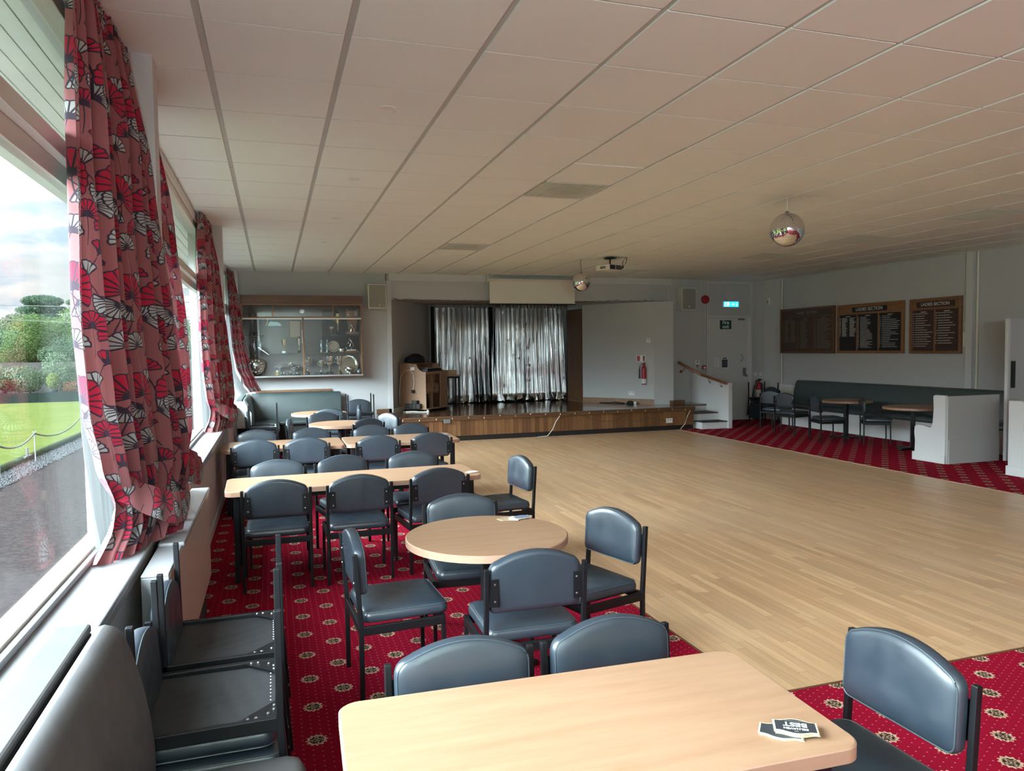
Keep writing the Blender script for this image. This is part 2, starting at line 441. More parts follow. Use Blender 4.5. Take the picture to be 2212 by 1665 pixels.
def mats():
    K['leather'] = leather('blue_grey_vinyl', (.024, .035, .049), .35)
    K['leather_dk'] = leather('dark_bottle_green_vinyl', (.040, .060, .062), .42)
    K['leather_bench'] = leather('charcoal_grey_vinyl', (.085, .083, .088), .46)
    K['piping'] = plain('vinyl_piping', (.05, .066, .08), .42)
    K['black_metal'] = plain('black_enamelled_steel', (.006, .0065, .008), .42, spec=.3)
    K['under'] = plain('black_dust_cloth', (.020, .020, .023), .62, .35, 5)
    K['steel'] = plain('bright_steel', (.55, .56, .58), .28, metal=1)
    K['black'] = plain('black_plastic', (.010, .010, .012), .45)
    K['black_matt'] = plain('black_matt_cloth', (.010, .010, .011), .85)
    K['beech'] = wood('beech_laminate', (.36, .215, .135), (.29, .16, .092), .42, 1.0, 0, .05, (.30, .78))
    K['beech_edge'] = wood('beech_edge_band', (.40, .235, .165), (.35, .20, .135), .42, .8, 0)
    K['floor'] = dancefloor(); K['carpet'] = carpet_mat(); K['poppy'] = poppy_cloth()
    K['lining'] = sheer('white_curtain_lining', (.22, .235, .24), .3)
    K['wall'] = plain('grey_wall_paint', (.47, .475, .485), .85, .03, 1.5)
    K['wall_lt'] = plain('pale_grey_wall_paint', (.56, .56, .565), .8, .03, 1.5)
    K['white'] = plain('white_gloss_paint', (.62, .625, .635), .35, .03, 4); K['sill'] = plain('darkened_white_sill_paint', (.27, .27, .285), .3, .08, 5)  # white of sills and radiator tops, darkened to offset the boosted sky
    K['white_w'] = plain('warm_white_paint', (.62, .58, .52), .4, .05, 6)
    K['white_p'] = plain('white_plastic', (.72, .72, .70), .4)
    K['radw'] = plain('cream_metal_paint', (.60, .50, .43), .42, .04, 3)
    K['ceil'] = plain('ceiling_tile', (.76, .80, .775), .9, .02, 2)
    K['ceilbar'] = plain('ceiling_grid_bar', (.46, .46, .43), .6)
    K['teak'] = wood('brown_cabinet_wood', (.10, .045, .021), (.16, .075, .036), .42, 1.0, 0)
    K['teak_lt'] = wood('light_brown_wood', (.25, .13, .066), (.17, .082, .04), .45, 1.0, 0)
    K['oak'] = wood('oak_frame', (.30, .145, .06), (.22, .095, .04), .45, 1.2, 0)
    K['handrail'] = wood('handrail_wood', (.26, .10, .04), (.18, .065, .03), .4, 1, 0)
    K['stagefloor'] = wood('dark_varnished_boards', (.060, .030, .018), (.10, .05, .028), .16, .8, 0, .3)
    K['slats'] = slat_wood()
    K['door_brown'] = wood('brown_door_veneer', (.16, .075, .035), (.11, .05, .024), .4, .8, 2)
    K['silver'] = plain('polished_silver', (.80, .80, .78), .12, .04, 20, metal=1)
    K['gold'] = plain('brass', (.75, .55, .22), .2, metal=1)
    K['mirror'] = plain('mirror_tile', (.86, .87, .86), .06, .03, 30, metal=1)
    K['lame'] = silver_cloth()
    K['glass'] = glass_mat('window_glass', refl=.16); K['cabglass'] = glass_mat('cabinet_glass', (.90, .93, .93), .55)
    K['teal_glass'] = glass_mat('teal_glass', (.25, .70, .68), 2.0, .05); K['crystal'] = glass_mat('cut_glass', (.80, .88, .92), 3.0, .05)
    K['cabback'] = plain('taupe_backboard', (.17, .145, .135), .7, .08, 3)
    K['grille'] = plain('speaker_grille', (.29, .28, .25), .7)
    K['offwhite'] = plain('offwhite_cabinet', (.66, .64, .58), .5)
    K['red'] = plain('fire_red', (.33, .012, .018), .3)
    K['green_sign'] = plain('dark_green_sign', (.004, .055, .045), .4)
    K['sign_white'] = plain('sign_white', (.78, .80, .78), .5)
    K['exit_glow'] = emit('exit_sign_glow', (.02, .42, .85), 1.5)
    K['exit_white'] = emit('exit_sign_white', (.75, .85, 1.0), 1.7)
    K['screen'] = plain('projection_screen', (.70, .68, .62), .9, .02)
    K['grey_metal'] = plain('grey_metal', (.16, .165, .17), .45)
    K['vent'] = plain('vent_grey', (.60, .61, .575), .6, .12, 6)
    K['dark'] = plain('dark_recess', (.035, .035, .035), .8)
    K['board_dk'] = plain('black_honours_panel', (.012, .012, .014), .45)
    K['board_br'] = plain('brown_honours_panel', (.050, .024, .020), .45)
    K['board_bk'] = plain('walnut_honours_panel', (.070, .045, .034), .5)
    K['letter'] = plain('pale_lettering', (.62, .62, .60), .6); K['letter_dim'] = plain('faded_gilt_lettering', (.22, .19, .16), .6)
    K['paper'] = plain('paper', (.72, .72, .74), .7); K['poster'] = plain('dark_poster', (.05, .055, .09), .5)
    K['cord_white'] = plain('white_cable', (.66, .64, .58), .5); K['cord_dark'] = plain('dark_cable', (.05, .045, .035), .5)
    K['amber'] = plain('amber_bulb', (.85, .72, .5), .25)
    K['card'] = plain('cardboard', (.42, .30, .20), .8)
    K['coaster'] = plain('coaster_black', (.028, .033, .040), .45); K['coaster_rim'] = plain('coaster_gold_board', (.50, .44, .30), .7)
    K['coaster_bl'] = plain('coaster_blue', (.16, .20, .34), .5)
    K['bake'] = plain('black_shelf', (.012, .010, .010), .4)
    # outdoors
    K['tarmac'] = speckle('worn_tarmac', (.024, .020, .020), (.038, .031, .031), 18, .9, .5, .01)
    K['gravel'] = speckle('pale_gravel', (.035, .035, .037), (.08, .08, .084), 30, .9, .6, .02)
    K['green'] = speckle('bowling_green_turf', (.052, .064, .018), (.064, .076, .023), 1.0, .9, .1)
    K['bank'] = plain('dark_green_board', (.009, .014, .012), .9, .2, 2, spec=0)
    K['mat'] = speckle('green_mat', (.03, .038, .022), (.045, .055, .032), 60, .9, .5)
    K['soil'] = speckle('dry_bed', (.05, .046, .040), (.07, .064, .056), 3, .95)
    K['soffit'] = plain('painted_soffit', (.66, .68, .62), .6)
    K['rope'] = plain('white_rope', (.10, .098, .09), .9, spec=0)
    K['leaf_a'] = leafy('mid_green_leaves', (.040, .070, .022), (.070, .105, .032), (.10, .14, .046), .35)
    K['leaf_b'] = leafy('blue_green_leaves', (.038, .064, .034), (.06, .092, .048), (.088, .125, .064), .35)
    K['leaf_c'] = leafy('dark_pine_needles', (.022, .045, .026), (.035, .065, .035), (.06, .09, .05), .4)
    K['leaf_d'] = leafy('variegated_leaves', (.05, .08, .04), (.085, .115, .07), (.17, .19, .14), 1.5)
    K['leaf_y'] = leafy('yellow_green_leaves', (.085, .11, .034), (.12, .145, .046), (.16, .18, .075), .5)
    K['bark'] = speckle('bark', (.06, .045, .035), (.11, .085, .065), 8, .95)
    K['stone'] = speckle('grey_stone_wall', (.03, .030, .028), (.05, .048, .045), 2.5, .95)
    K['rust_leaf'] = leafy('rusty_leaves', (.08, .04, .022), (.10, .06, .032), (.12, .085, .05), 2)
mats()

# =================================================================== THE ROOM
YB, XR, YN, XL = 15.235, 11.56, -6.85, -0.615     # back wall, right wall, near wall, wall under the windows
def box_obj(name, boxes, mat, parent=None, bevel=0, smooth=None):
    b = MB()
    for q in boxes: b.box(*q)
    return b.build(name, mat, parent, smooth, bevel)

# --- floors
fl = struct(box_obj('floor', [(2.32, 3.106, -.05, 8.25, 13.99, 0)], K['floor']), 'pale maple strip dance floor in the middle of the hall', 'floor')
cp = MB()
cp.box(-.62, YN, -.06, 2.32, YB, .004); cp.box(2.32, YN, -.06, XR, 3.106, .004); cp.box(8.25, 3.106, -.06, XR, YB, .004)
struct(cp.build('floor_carpet', K['carpet']), 'crimson carpet with beige medallions around the wooden dance floor', 'carpet')
struct(box_obj('trim_1', [(8.235, 3.106, 0, 8.262, 13.95, .006)], K['beech']))
struct(box_obj('trim_2', [(2.312, 3.10, 0, 8.262, 3.114, .006), (2.312, 3.106, 0, 2.326, 13.95, .006)], K['teak']))

# --- ceiling of square lay-in tiles
def xi(i): return (i-.4199)*T
def yj(j): return (j+5.5319)*T
VENTS = [(4, 4), (4, 10), (12, 7), (12, 4), (12, 10)]
tl = MB()
for i in range(-1, 18):
    for j in range(-16, 17):
        x0, x1 = max(xi(i), -.80)+.018, min(xi(i+1), XR)-.018
        y0, y1 = max(yj(j), YN)+.007, min(yj(j+1), YB)-.007
        if x1 <= x0 or y1 <= y0 or (i, j) in VENTS: continue
        z = CEIL
        if (i, j) in ((4, 2), (4, 6), (4, 11), (12, 11)): z += .005
        tl.box(x0, y0, z, x1, y1, CEIL+.03)
ce = struct(tl.build('ceiling', K['ceil']), 'suspended ceiling of square off-white tiles in a grid', 'ceiling')
box_obj('grid_bar', [(-.95, YN-.2, CEIL+.010, XR+.2, YB+.2, CEIL+.06)], K['ceilbar'], ce)

# --- window wall
PIL = [(-6.70, -6.53), (-1.18, -1.03), (4.337, 4.487), (9.857, 10.007)]
wl = MB()
wl.box(-.95, YN, 0, XL, YB, .84)
wl.box(-.95, YN, 3.235, -.79, YB, CEIL+.04)
for a, b in PIL: wl.box(-.95, a, 0, -.56, b, CEIL+.04)
wl.box(-.95, YN-.2, 0, -.56, YN+.02, CEIL+.04); wl.box(-.95, 15.17, 0, -.60, YB, CEIL+.04)
struct(wl.build('wall_left', K['wall_lt']), 'pale window wall with square pillars between the bays', 'wall')
struct(box_obj('baseboard_left', [(XL, YN, 0, XL+.018, YB, .09)], K['white']))
BAYS = [(YN+.02, -6.70), (-6.53, -1.18), (-1.03, 4.337), (4.487, 9.857), (10.007, 15.17)]
def window(i, y0, y1):
    w = MB()
    w.box(-.885, y0, .866, -.80, y1, .905); w.box(-.87, y0, 3.175, -.79, y1, 3.235)
    w.box(-.885, y0, .866, -.79, y0+.05, 3.235); w.box(-.885, y1-.05, .866, -.79, y1, 3.235)
    o = struct(w.build('window_%d' % i, K['white_w'], bevel=.004), 'large white framed window bay looking on to the bowling green', 'window')
    tr = MB(); tr.box(-.87, y0+.05, 2.588, -.795, y1-.05, 2.664); tr.box(-.885, y0+.05, 2.506, -.835, y1-.05, 2.588)
    tr.build('transom', K['white_w'], o, bevel=.004)
    sl = MB(); sl.box(-.80, y0, .842, -.58, y1, .866); sl.box(-.80, y0, .866, -.772, y1, .893); sl.box(-.60, y0, .80, -.584, y1, .842)
    sl.build('sill', K['sill'], o, bevel=.006)
    box_obj('pane', [(-.848, y0+.05, .905, -.842, y1-.05, 2.52)], K['glass'], o)
    box_obj('pane', [(-.838, y0+.05, 2.664, -.832, y1-.05, 3.18)], K['glass'], o)
    if i > 1:
        v = MB(); v.box(-.79, y0+.04, 3.245, -.772, y1-.04, 3.32)
        v.build('vent_strip', K['white_w'], o)
        s = MB(); n = int((y1-y0)/.36)
        for k in range(n):
            a = y0+.12+k*.36; s.box(-.7735, a, 3.268, -.7705, a+.27, 3.298)
        s.build('vent_slot', K['vent'], o)
    return o
for i, (a, b) in enumerate(BAYS[1:]): window(i+1, a, b)
wc = MB(); wc.box(-.95, YN, .84, -.79, -6.70, 3.24)
struct(wc.build('wall_leftend', K['wall_lt']))

# --- other walls
STX0, STX1, STZ, VAL = 2.33, 8.64, .48, 2.82      # stage opening
wb = MB()
wb.box(-.95, YB, 0, STX0, YB+.20, CEIL+.05); wb.box(STX0, YB, VAL, STX1, YB+.20, CEIL+.05); wb.box(STX1, YB, 0, XR+.2, YB+.20, CEIL+.05)
struct(wb.build('wall_back', K['wall']), 'grey end wall with the stage opening', 'wall')
struct(box_obj('wall_right', [(XR, YN-.2, 0, XR+.2, YB+.2, CEIL+.05)], K['wall']), 'grey side wall opposite the windows', 'wall')
struct(box_obj('wall_front', [(-.95, YN-.2, 0, XR+.2, YN, CEIL+.05)], K['wall']))
struct(box_obj('baseboard_right', [(XR-.016, 3, 0, XR, YB, .10)], K['white_w']))
struct(box_obj('baseboard_back', [(8.7, YB-.016, 0, 9.70, YB, .10), (10.97, YB-.016, 0, 11.37, YB, .10)], K['wall_lt']))
# pilasters and corner casing on the right-hand wall
struct(box_obj('trim_3', [(11.50, 9.745, 0, XR, 9.875, CEIL)], K['wall_lt']))
struct(box_obj('trim_4', [(11.37, 14.86, 0, XR, YB, CEIL)], K['wall_lt']))
# door surround, boxed panel over the door, shallow band over the stage
dt = MB()
dt.box(9.725, YB-.05, 0, 9.765, YB, 3.30); dt.box(10.93, YB-.06, 0, 10.985, YB, 3.30); dt.box(9.765, YB-.05, 2.448, 10.93, YB, 2.50); dt.box(9.765, YB-.03, 3.25, 10.93, YB, 3.30)
struct(dt.build('trim_5', K['wall_lt'], bevel=.004))
struct(box_obj('trim_6', [(2.28, YB-.035, 3.20, 8.80, YB, CEIL)], K['wall_lt']))
struct(box_obj('trim_7', [(10.985, YB-.02, 0, 11.00, YB, 3.3), (2.24, YB-.03, .5, 2.33, YB, 3.20)], K['wall_lt']))

# --- stage interior
si = MB()
si.add([(STX0, YB+.2, STZ-.02), (3.62, 17.75, STZ-.02), (3.62, 17.75, 2.95), (STX0, YB+.2, 2.95)], [(0, 1, 2, 3)])
si.add([(7.25, 17.75, STZ-.02), (3.62, 17.75, STZ-.02), (3.62, 17.75, 2.95), (7.25, 17.75, 2.95)], [(0, 1, 2, 3)])
si.add([(STX0, YB+.2, 2.83), (STX1, YB+.2, 2.83), (7.25, 17.75, 2.86), (3.62, 17.75, 2.86)], [(0, 1, 2, 3)])
si.add([(7.25, 17.75, STZ-.02), (7.02, 17.2, STZ-.02), (7.02, 17.2, 2.95), (7.25, 17.75, 2.95)], [(0, 1, 2, 3)])
struct(si.build('wall_stage', K['wall']), 'grey splayed walls at the back of the stage', 'wall')
# white partition closing the right of the opening, with its wooden skirting
def splay(p, q, z0, z1, t):
    d = Vector((q[0]-p[0], q[1]-p[1], 0)).normalized(); n = Vector((-d.y, d.x, 0))*t
    return MB().prism([(p[0], p[1]), (q[0], q[1]), (q[0]+n.x, q[1]+n.y), (p[0]+n.x, p[1]+n.y)], z0, z1)
PA, PB = (7.095, 16.44), (8.19, 14.93)
struct(splay(PA, PB, STZ, 2.80, .05).build('wall_partition', K['wall']), 'pale grey partition across the right of the stage', 'wall')
struct(MB().prism([(8.19, 14.93), (8.61, 14.80), (8.66, 15.235), (8.3, 15.3)], STZ, 2.80).build('wall_return', K['wall']))
struct(splay(PA, PB, STZ, STZ+.115, -.018).build('trim_8', K['teak_lt']), 'light wood skirting along the foot of the stage partition', 'skirting')
struct(splay((2.34, 15.26), (3.6, 17.55), STZ, STZ+.10, -.018).build('trim_9', K['wall_lt']))

# --- stage platform
st = thing('stage', 'low wooden stage with vertical board front across the end wall', 'stage', (5.3, 14.6, 0))
def S(b, name, mat, **k):
    o = b.build(name, mat, **k); o.parent = st; o.matrix_parent_inverse = Matrix.Translation((-5.3, -14.6, 0)); return o
d = MB(); d.box(2.0, 13.95, .44, 8.62, YB, STZ); d.prism([(STX0, YB), (STX1, YB), (7.3, 17.8), (3.55, 17.8)], .44, STZ); d.box(8.62, 14.55, .44, 9.31, YB, STZ)
S(d, 'deck', K['stagefloor'])
S(MB().box(1.98, 13.93, .405, 8.64, 13.962, .49), 'nosing', K['teak'], bevel=.008)
c = MB(); k = 0; x = 2.0
while x < 8.62:
    c.box(x+.002, 13.968, .098, min(x+.0885, 8.62), 13.99, .405); x += .0905
S(c, 'cladding', K['slats'])
S(MB().box(2.0, 13.99, 0, 8.62, 14.03, .44).box(2.0, 14.0, 0, 2.03, YB, .44).box(8.59, 14.0, 0, 8.62, 14.6, .44), 'plinth', K['black'])
S(MB().box(1.99, YB-.03, STZ, 2.30, YB-.005, STZ+.10), 'back_board', K['teak_lt'])
# the steps and the low wall at the stage's right end
sp = thing('stage_steps', 'two white steps with dark treads up to the stage', 'steps', (9.0, 14.1, 0))
def at(b, name, mat, par, **k):
    o = b.build(name, mat, **k); o.parent = par; l = par.location
    o.matrix_parent_inverse = (Matrix.Translation(l) @ par.rotation_euler.to_matrix().to_4x4()).inverted(); return o
at(MB().prism([(8.70, 14.13), (8.72, 13.80), (9.305, 13.74), (9.305, 14.13)], 0, .145), 'riser', K['white'], sp)
at(MB().box(8.69, 14.10, 0, 9.305, 14.56, .305), 'riser', K['white'], sp)
at(MB().prism([(8.69, 14.13), (8.71, 13.785), (9.308, 13.725), (9.308, 14.13)], .145, .165), 'tread', K['dark'], sp)
at(MB().box(8.68, 14.085, .305, 9.307, 14.56, .325), 'tread', K['dark'], sp)
at(MB().box(8.64, 14.56, 0, 9.308, 14.60, .44), 'riser', K['wall'], sp)
lw = MB().prism([(13.70, 0), (13.70, .985), (14.70, 1.155), (15.20, 1.155), (15.20, 0)], 9.31, 9.41, axis='x')
struct(lw.build('wall_steps', K['white'], bevel=.006), 'white low wall with a sloping top beside the stage steps', 'wall')
hr = thing('handrail', 'varnished wooden handrail on brackets beside the stage steps', 'handrail', (9.25, 14.6, 1.0))
h = MB(); h.beam((9.27, 13.71, .975), (9.27, 14.70, 1.135), .045, .06); at(h, 'rail', K['handrail'], hr, bevel=.012)
h = MB(); h.beam((8.92, 15.12, 1.42), (9.27, 14.70, 1.135), .045, .06); at(h, 'rail', K['handrail'], hr, bevel=.012)
for y, z in ((13.95, .99), (14.4, 1.06)):
    at(MB().tube([(9.31, y, z-.09), (9.285, y, z-.09), (9.27, y, z-.06), (9.27, y, z-.0)], .007, 6).lathe([(.025, 0), (.025, .006)], 10, (9.304, y, z-.09), 'x'), 'bracket', K['grey_metal'], hr)
at(MB().tube([(9.05, 15.23, 1.20), (9.05, 15.14, 1.20), (9.03, 15.0, 1.30)], .008, 6).lathe([(.035, 0), (.03, .02)], 12, (9.05, 15.205, 1.20), 'y'), 'bracket', K['handrail'], hr)

# --- fire exit door
do = box_obj('door_1', [(9.765, YB-.022, .01, 10.86, YB-.002, 2.44)], K['wall_lt']); struct(do, 'pale grey fire exit door in the end wall', 'door')
box_obj('door_jamb', [(10.86, YB-.05, 0, 10.93, YB-.001, 2.448)], K['white'], do)
at_do = lambda b, n, m, **k: b.build(n, m, do, **k)
at_do(MB().tube([(10.68, YB-.02, 1.57), (10.69, YB-.07, 1.54), (10.70, YB-.075, 1.49), (10.69, YB-.07, 1.44), (10.68, YB-.02, 1.41)], .009, 8), 'pull_handle', K['grey_metal'])
at_do(MB().box(10.73, YB-.05, 1.06, 10.81, YB-.02, 1.25).box(10.76, YB-.09, 1.04, 10.83, YB-.05, 1.09), 'lock_case', K['grey_metal'], bevel=.005)
at_do(MB().box(10.60, YB-.06, 2.39, 10.76, YB-.02, 2.43), 'door_closer', K['grey_metal'])
# brown door on the stage beside the curtain
db = splay((7.10, 16.46), (7.045, 17.18), STZ+.01, 2.72, .035).build('door_2', K['door_brown']); struct(db, 'brown veneered door standing at the side of the stage', 'door')
MB().tube([(7.06, 17.05, 1.50), (7.0, 17.03, 1.50), (7.0, 16.95, 1.49)], .008, 6).build('door_handle', K['steel'], db)

# =================================================================== CURTAINS
def lerp_knots(kn, z):
    for a, b in zip(kn, kn[1:]):
        if b[0] <= z <= a[0]:
            t = (a[0]-z)/(a[0]-b[0]) if a[0] != b[0] else 0
            t = t*t*(3-2*t)*.5+t*.5
            return [p+(q-p)*t for p, q in zip(a[1:], b[1:])]
    return list(kn[-1][1:] if z < kn[-1][0] else kn[0][1:])
def drape(kn, folds, cloth_w, amp, nz=70, nu=170, seed=1, z0=None, z1=None, tight=None, bow=0.0):
    """kn: (z, x0, y0, x1, y1) from top to hem; returns a folded sheet with cloth coordinates"""
    rnd = random.Random(seed); ph = [rnd.uniform(0, 6.28) for _ in range(6)]; am = [rnd.uniform(.6, 1.25) for _ in range(40)]
    zt = kn[0][0] if z1 is None else z1; zb = kn[-1][0] if z0 is None else z0
    b = MB(); v = []; uv = []
    for i in range(nz+1):
        z = zt+(zb-zt)*i/nz
        x0, y0, x1, y1 = lerp_knots(kn, z)
        dx, dy = x1-x0, y1-y0; L = math.hypot(dx, dy); nx, ny = dy/L, -dx/L
        A = amp*min(1.0, .55+(zt-z)*.9)
        if tight: A *= 1-.45*math.exp(-((z-tight)/.10)**2)
        for j in range(nu+1):
            u = j/nu
            uw = u+.018*math.sin(u*9+z*1.3+ph[0])+.010*math.sin(u*17-z*2+ph[1])
            w = math.sin(2*PI*folds*uw+ph[2])
            w = math.copysign(abs(w)**.72, w)*am[int(u*folds) % 40]
            o = A*(w+.18*math.sin(2*PI*folds*2.3*uw+ph[3]+z))
            bo = bow*math.sin(PI*u)
            zz = z+(.012*math.sin(2*PI*folds*uw+1.0) if i == nz else 0)
            v.append((x0+dx*u+nx*(o+bo), y0+dy*u+ny*(o+bo), zz)); uv.append((u*cloth_w, z))
    n = nu+1
    f = [(i*n+j, i*n+j+1, (i+1)*n+j+1, (i+1)*n+j) for i in range(nz) for j in range(nu)]
    return b.add(v, f, uv)
def band(kn, zc, hgt, off, slope, n=60, uw=1.0):
    """a tieback strip wrapped round the front of the gathered cloth"""
    v, uv = [], []
    x0, y0, x1, y1 = lerp_knots(kn, zc)
    for i in range(5):
        for j in range(n+1):
            u = j/n; s = math.sin(PI*u)
            dx, dy = x1-x0, y1-y0; L = math.hypot(dx, dy); nx, ny = dy/L, -dx/L
            sag = slope*(u-.62)**2*1.6-slope*.25
            z = zc+sag+hgt*(.5-i/4)*(1.0+.15*s)
            q = (off*s**.6+.006*math.sin(31*u))+.01*math.sin(PI*i/4)
            v.append((x0+dx*u+nx*q-.035*(1-s)*0, y0+dy*u+ny*q, z)); uv.append((u*uw+.13, z+.06))
    m = n+1
    return MB().add(v, [(i*m+j, i*m+j+1, (i+1)*m+j+1, (i+1)*m+j) for i in range(4) for j in range(n)], uv)
def curtain(label, kn, lin, folds=7, seed=1, tie=1.09, tie_slope=.28, cw=1.55, amp=.05, header=True):
    o = drape(kn, folds, cw, amp, seed=seed, tight=tie).build('patterned_curtain', K['poppy'], smooth=PI, recalc=False)
    tag(o, label, 'curtain', 'poppy curtains along the window wall')
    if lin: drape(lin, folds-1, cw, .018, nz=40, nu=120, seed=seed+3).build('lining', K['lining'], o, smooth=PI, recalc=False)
    if tie: band(kn, tie, .135, .135, tie_slope).build('tieback', K['poppy'], o, smooth=PI, recalc=False)
    if header:
        z, x0, y0, x1, y1 = kn[0]
        drape([(z+.0, x0+.012, y0, x1+.012, y1), (z-.085, x0+.012, y0, x1+.012, y1)], folds*3, cw, .022, nz=6, nu=200, seed=seed+7).build('heading_tape', K['poppy'], o, smooth=PI, recalc=False)
    return o
def shift(kn, dy): return [(k[0], k[1], k[2]+dy, k[3], k[4]+dy) for k in kn]
C1 = [(3.325, -.72, 3.34, -.69, 4.26), (2.6, -.72, 3.26, -.60, 4.25), (1.93, -.72, 3.21, -.53, 4.25), (1.55, -.71, 3.27, -.50, 4.25),
      (1.30, -.70, 3.43, -.485, 4.26), (1.10, -.69, 3.66, -.49, 4.24), (1.0, -.70, 3.64, -.49, 4.24), (.872, -.74, 3.50, -.52, 4.16)]
L1 = [(3.32, -.775, 3.55, -.765, 4.26), (1.8, -.775, 3.52, -.765, 4.25), (1.4, -.775, 3.58, -.765, 4.25), (1.1, -.775, 3.66, -.765, 4.2), (.872, -.775, 3.74, -.765, 4.2)]
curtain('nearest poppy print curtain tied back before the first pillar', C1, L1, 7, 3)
C3 = shift(C1, 5.52); C3 = [(k[0], k[1], k[2]-.02, k[3], k[4]) for k in C3]
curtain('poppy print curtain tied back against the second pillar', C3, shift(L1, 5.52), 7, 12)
C2 = [(3.325, -.70, 4.55, -.69, 5.15), (2.6, -.66, 4.56, -.62, 5.42), (1.9, -.62, 4.57, -.575, 5.50), (1.3, -.60, 4.56, -.57, 5.50), (1.1, -.60, 4.55, -.57, 5.3), (.872, -.62, 4.55, -.59, 5.4)]
curtain('shadowed poppy print curtain hanging just beyond the first pillar', C2, None, 5, 21, tie_slope=.2, cw=1.2)
C4 = [(3.31, -.75, 14.55, -.69, 15.08), (2.56, -.73, 14.5, -.60, 15.0), (1.9, -.70, 14.45, -.52, 14.95), (1.5, -.64, 14.5, -.44, 14.92), (1.2, -.52, 14.6, -.335, 14.95), (1.04, -.43, 14.68, -.25, 14.98)]
L4 = [(3.30, -.775, 14.4, -.765, 14.9), (2.0, -.772, 14.3, -.74, 14.8), (1.45, -.745, 14.3, -.68, 14.75), (1.15, -.66, 14.4, -.55, 14.8), (1.0, -.57, 14.45, -.44, 14.85)]
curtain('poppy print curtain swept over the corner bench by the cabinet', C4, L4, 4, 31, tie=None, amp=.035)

# convector casing below the first two bays
rd = thing('radiator', 'long cream convector radiator under the window sill', 'radiator', (-.53, 4.4, 0))
at(MB().box(-.558, 3.42, .25, -.445, 5.43, .83), 'casing', K['radw'], rd, bevel=.006)
at(MB().box(-.556, 3.90, .83, -.437, 5.44, .856), 'top_cover', K['sill'], rd, bevel=.008)
at(MB().box(-.556, 3.405, .10, -.447, 3.42, .83).box(-.556, 3.405, .83, -.447, 3.90, .842), 'end_panel', K['sill'], rd, bevel=.004)
at(MB().box(-.555, 3.44, .004, -.48, 5.41, .25), 'plinth', K['dark'], rd)

C0 = [(3.325, -.72, -.98, -.70, .75), (2.4, -.72, -.98, -.66, .80), (1.2, -.71, -.96, -.62, .78), (.872, -.72, -.96, -.66, .80)]  # unseen curtain, added to keep window light off the nearest table
curtain('half drawn poppy print curtain added out of view to shade the nearest table', C0, [(3.32, -.775, -.98, -.765, .78), (.872, -.775, -.96, -.765, .8)], 9, 41, tie=None, cw=2.6)

# =================================================================== CHAIRS
def arch_outline(hw, z0, z1, crown, r0=.03, r1=.055, n=6):
    """rounded pad outline with an arched top edge"""
    out = []
    def arc(cx, cz, r, a0, a1):
        for k in range(n+1):
            a = a0+(a1-a0)*k/n; out.append((cx+r*math.cos(a), cz+r*math.sin(a)))
    arc(hw-r0, z0+r0, r0, -PI/2, 0)
    arc(hw-r1, z1-r1, r1, 0, PI/2-.3)
    x0 = out[-1][0]; za = out[-1][1]
    m = 16
    for k in range(1, m):
        x = x0-2*x0*k/m; out.append((x, za+crown*(1-(x/x0)**2)))
    arc(-hw+r1, z1-r1, r1, PI/2+.3, PI)
    arc(-hw+r0, z0+r0, r0, PI, 1.5*PI)
    return out
GROUP_CH = 'blue grey vinyl chairs on black steel legs'
def make_chair(name, label):
    t = thing(name, label, 'chair', group=GROUP_CH)
    # seat pad
    o = rrect(-.228, -.205, .228, .245, .045, 6)
    seat = MB().pillow(o, [(.02, .398), (.004, .404), (0, .418), (0, .436), (.006, .452), (.018, .461), (.05, .467), (.12, .470), (.2, .471)]).build('seat', K['leather'], t, smooth=1.2)
    e = rrect(-.222, -.199, .222, .239, .045, 6)
    MB().tube([(x, y, .4535) for x, y in e+e[:1]], .0028, 6, False).build('piping', K['piping'], seat, smooth=True)
    # back pad, its front face towards +y
    o = arch_outline(.226, .545, .79, .045)
    back = MB().pillow(o, [(.03, 0), (.008, .003), (.002, .012), (0, .026), (0, .040), (.006, .050), (.018, .057), (.05, .062), (.10, .064)], axis='y').build('backrest', K['leather'], t, smooth=1.2)
    back.location = (0, -.232, 0); back.rotation_euler = (.06, 0, 0); back.location.z = .0; back.location.y = -.195
    e = [(x*.972, .0505, .668+(z-.668)*.966) for x, z in o]
    MB().tube(e+e[:1], .0026, 6, False).build('piping', K['piping'], back, smooth=True)
    bm_ = K['black_metal']
    for s in (-1, 1):
        x = .241*s
        lg = MB(); lg.beam((x, -.215, 0), (x, -.215, .40), .022, .024, (0, 1, 0)); lg.beam((x, -.215, .395), (x, -.240, .765), .022, .024, (0, 1, 0))
        lg.build('leg', bm_, t, bevel=.003)
        lf = MB(); lf.beam((x, .215, 0), (x, .208, .376), .022, .022, (0, 1, 0)); lf.build('leg', bm_, t, bevel=.003)
        br = MB(); br.box(min(x-.008*s, x-.058*s), -.2405, .585, max(x-.008*s, x-.058*s), -.2345, .715); o2 = br.build('bracket', bm_, t, bevel=.002)
        sc = MB()
        for z in (.61, .69): sc.lathe([(.006, -.2415), (.005, -.2435), (.002, -.244)], 8, (x-.040*s, 0, z), 'y')
        sc.build('screw', K['steel'], o2)
    fr = MB()
    for s in (-1, 1): fr.beam((.241*s, -.205, .372), (.241*s, .218, .376), .022, .045)
    fr.beam((-.241, -.213, .372), (.241, -.213, .372), .022, .045); fr.beam((-.241, .210, .376), (.241, .210, .376), .022, .045)
    fr.build('seat_frame', bm_, t, bevel=.003)
    return t
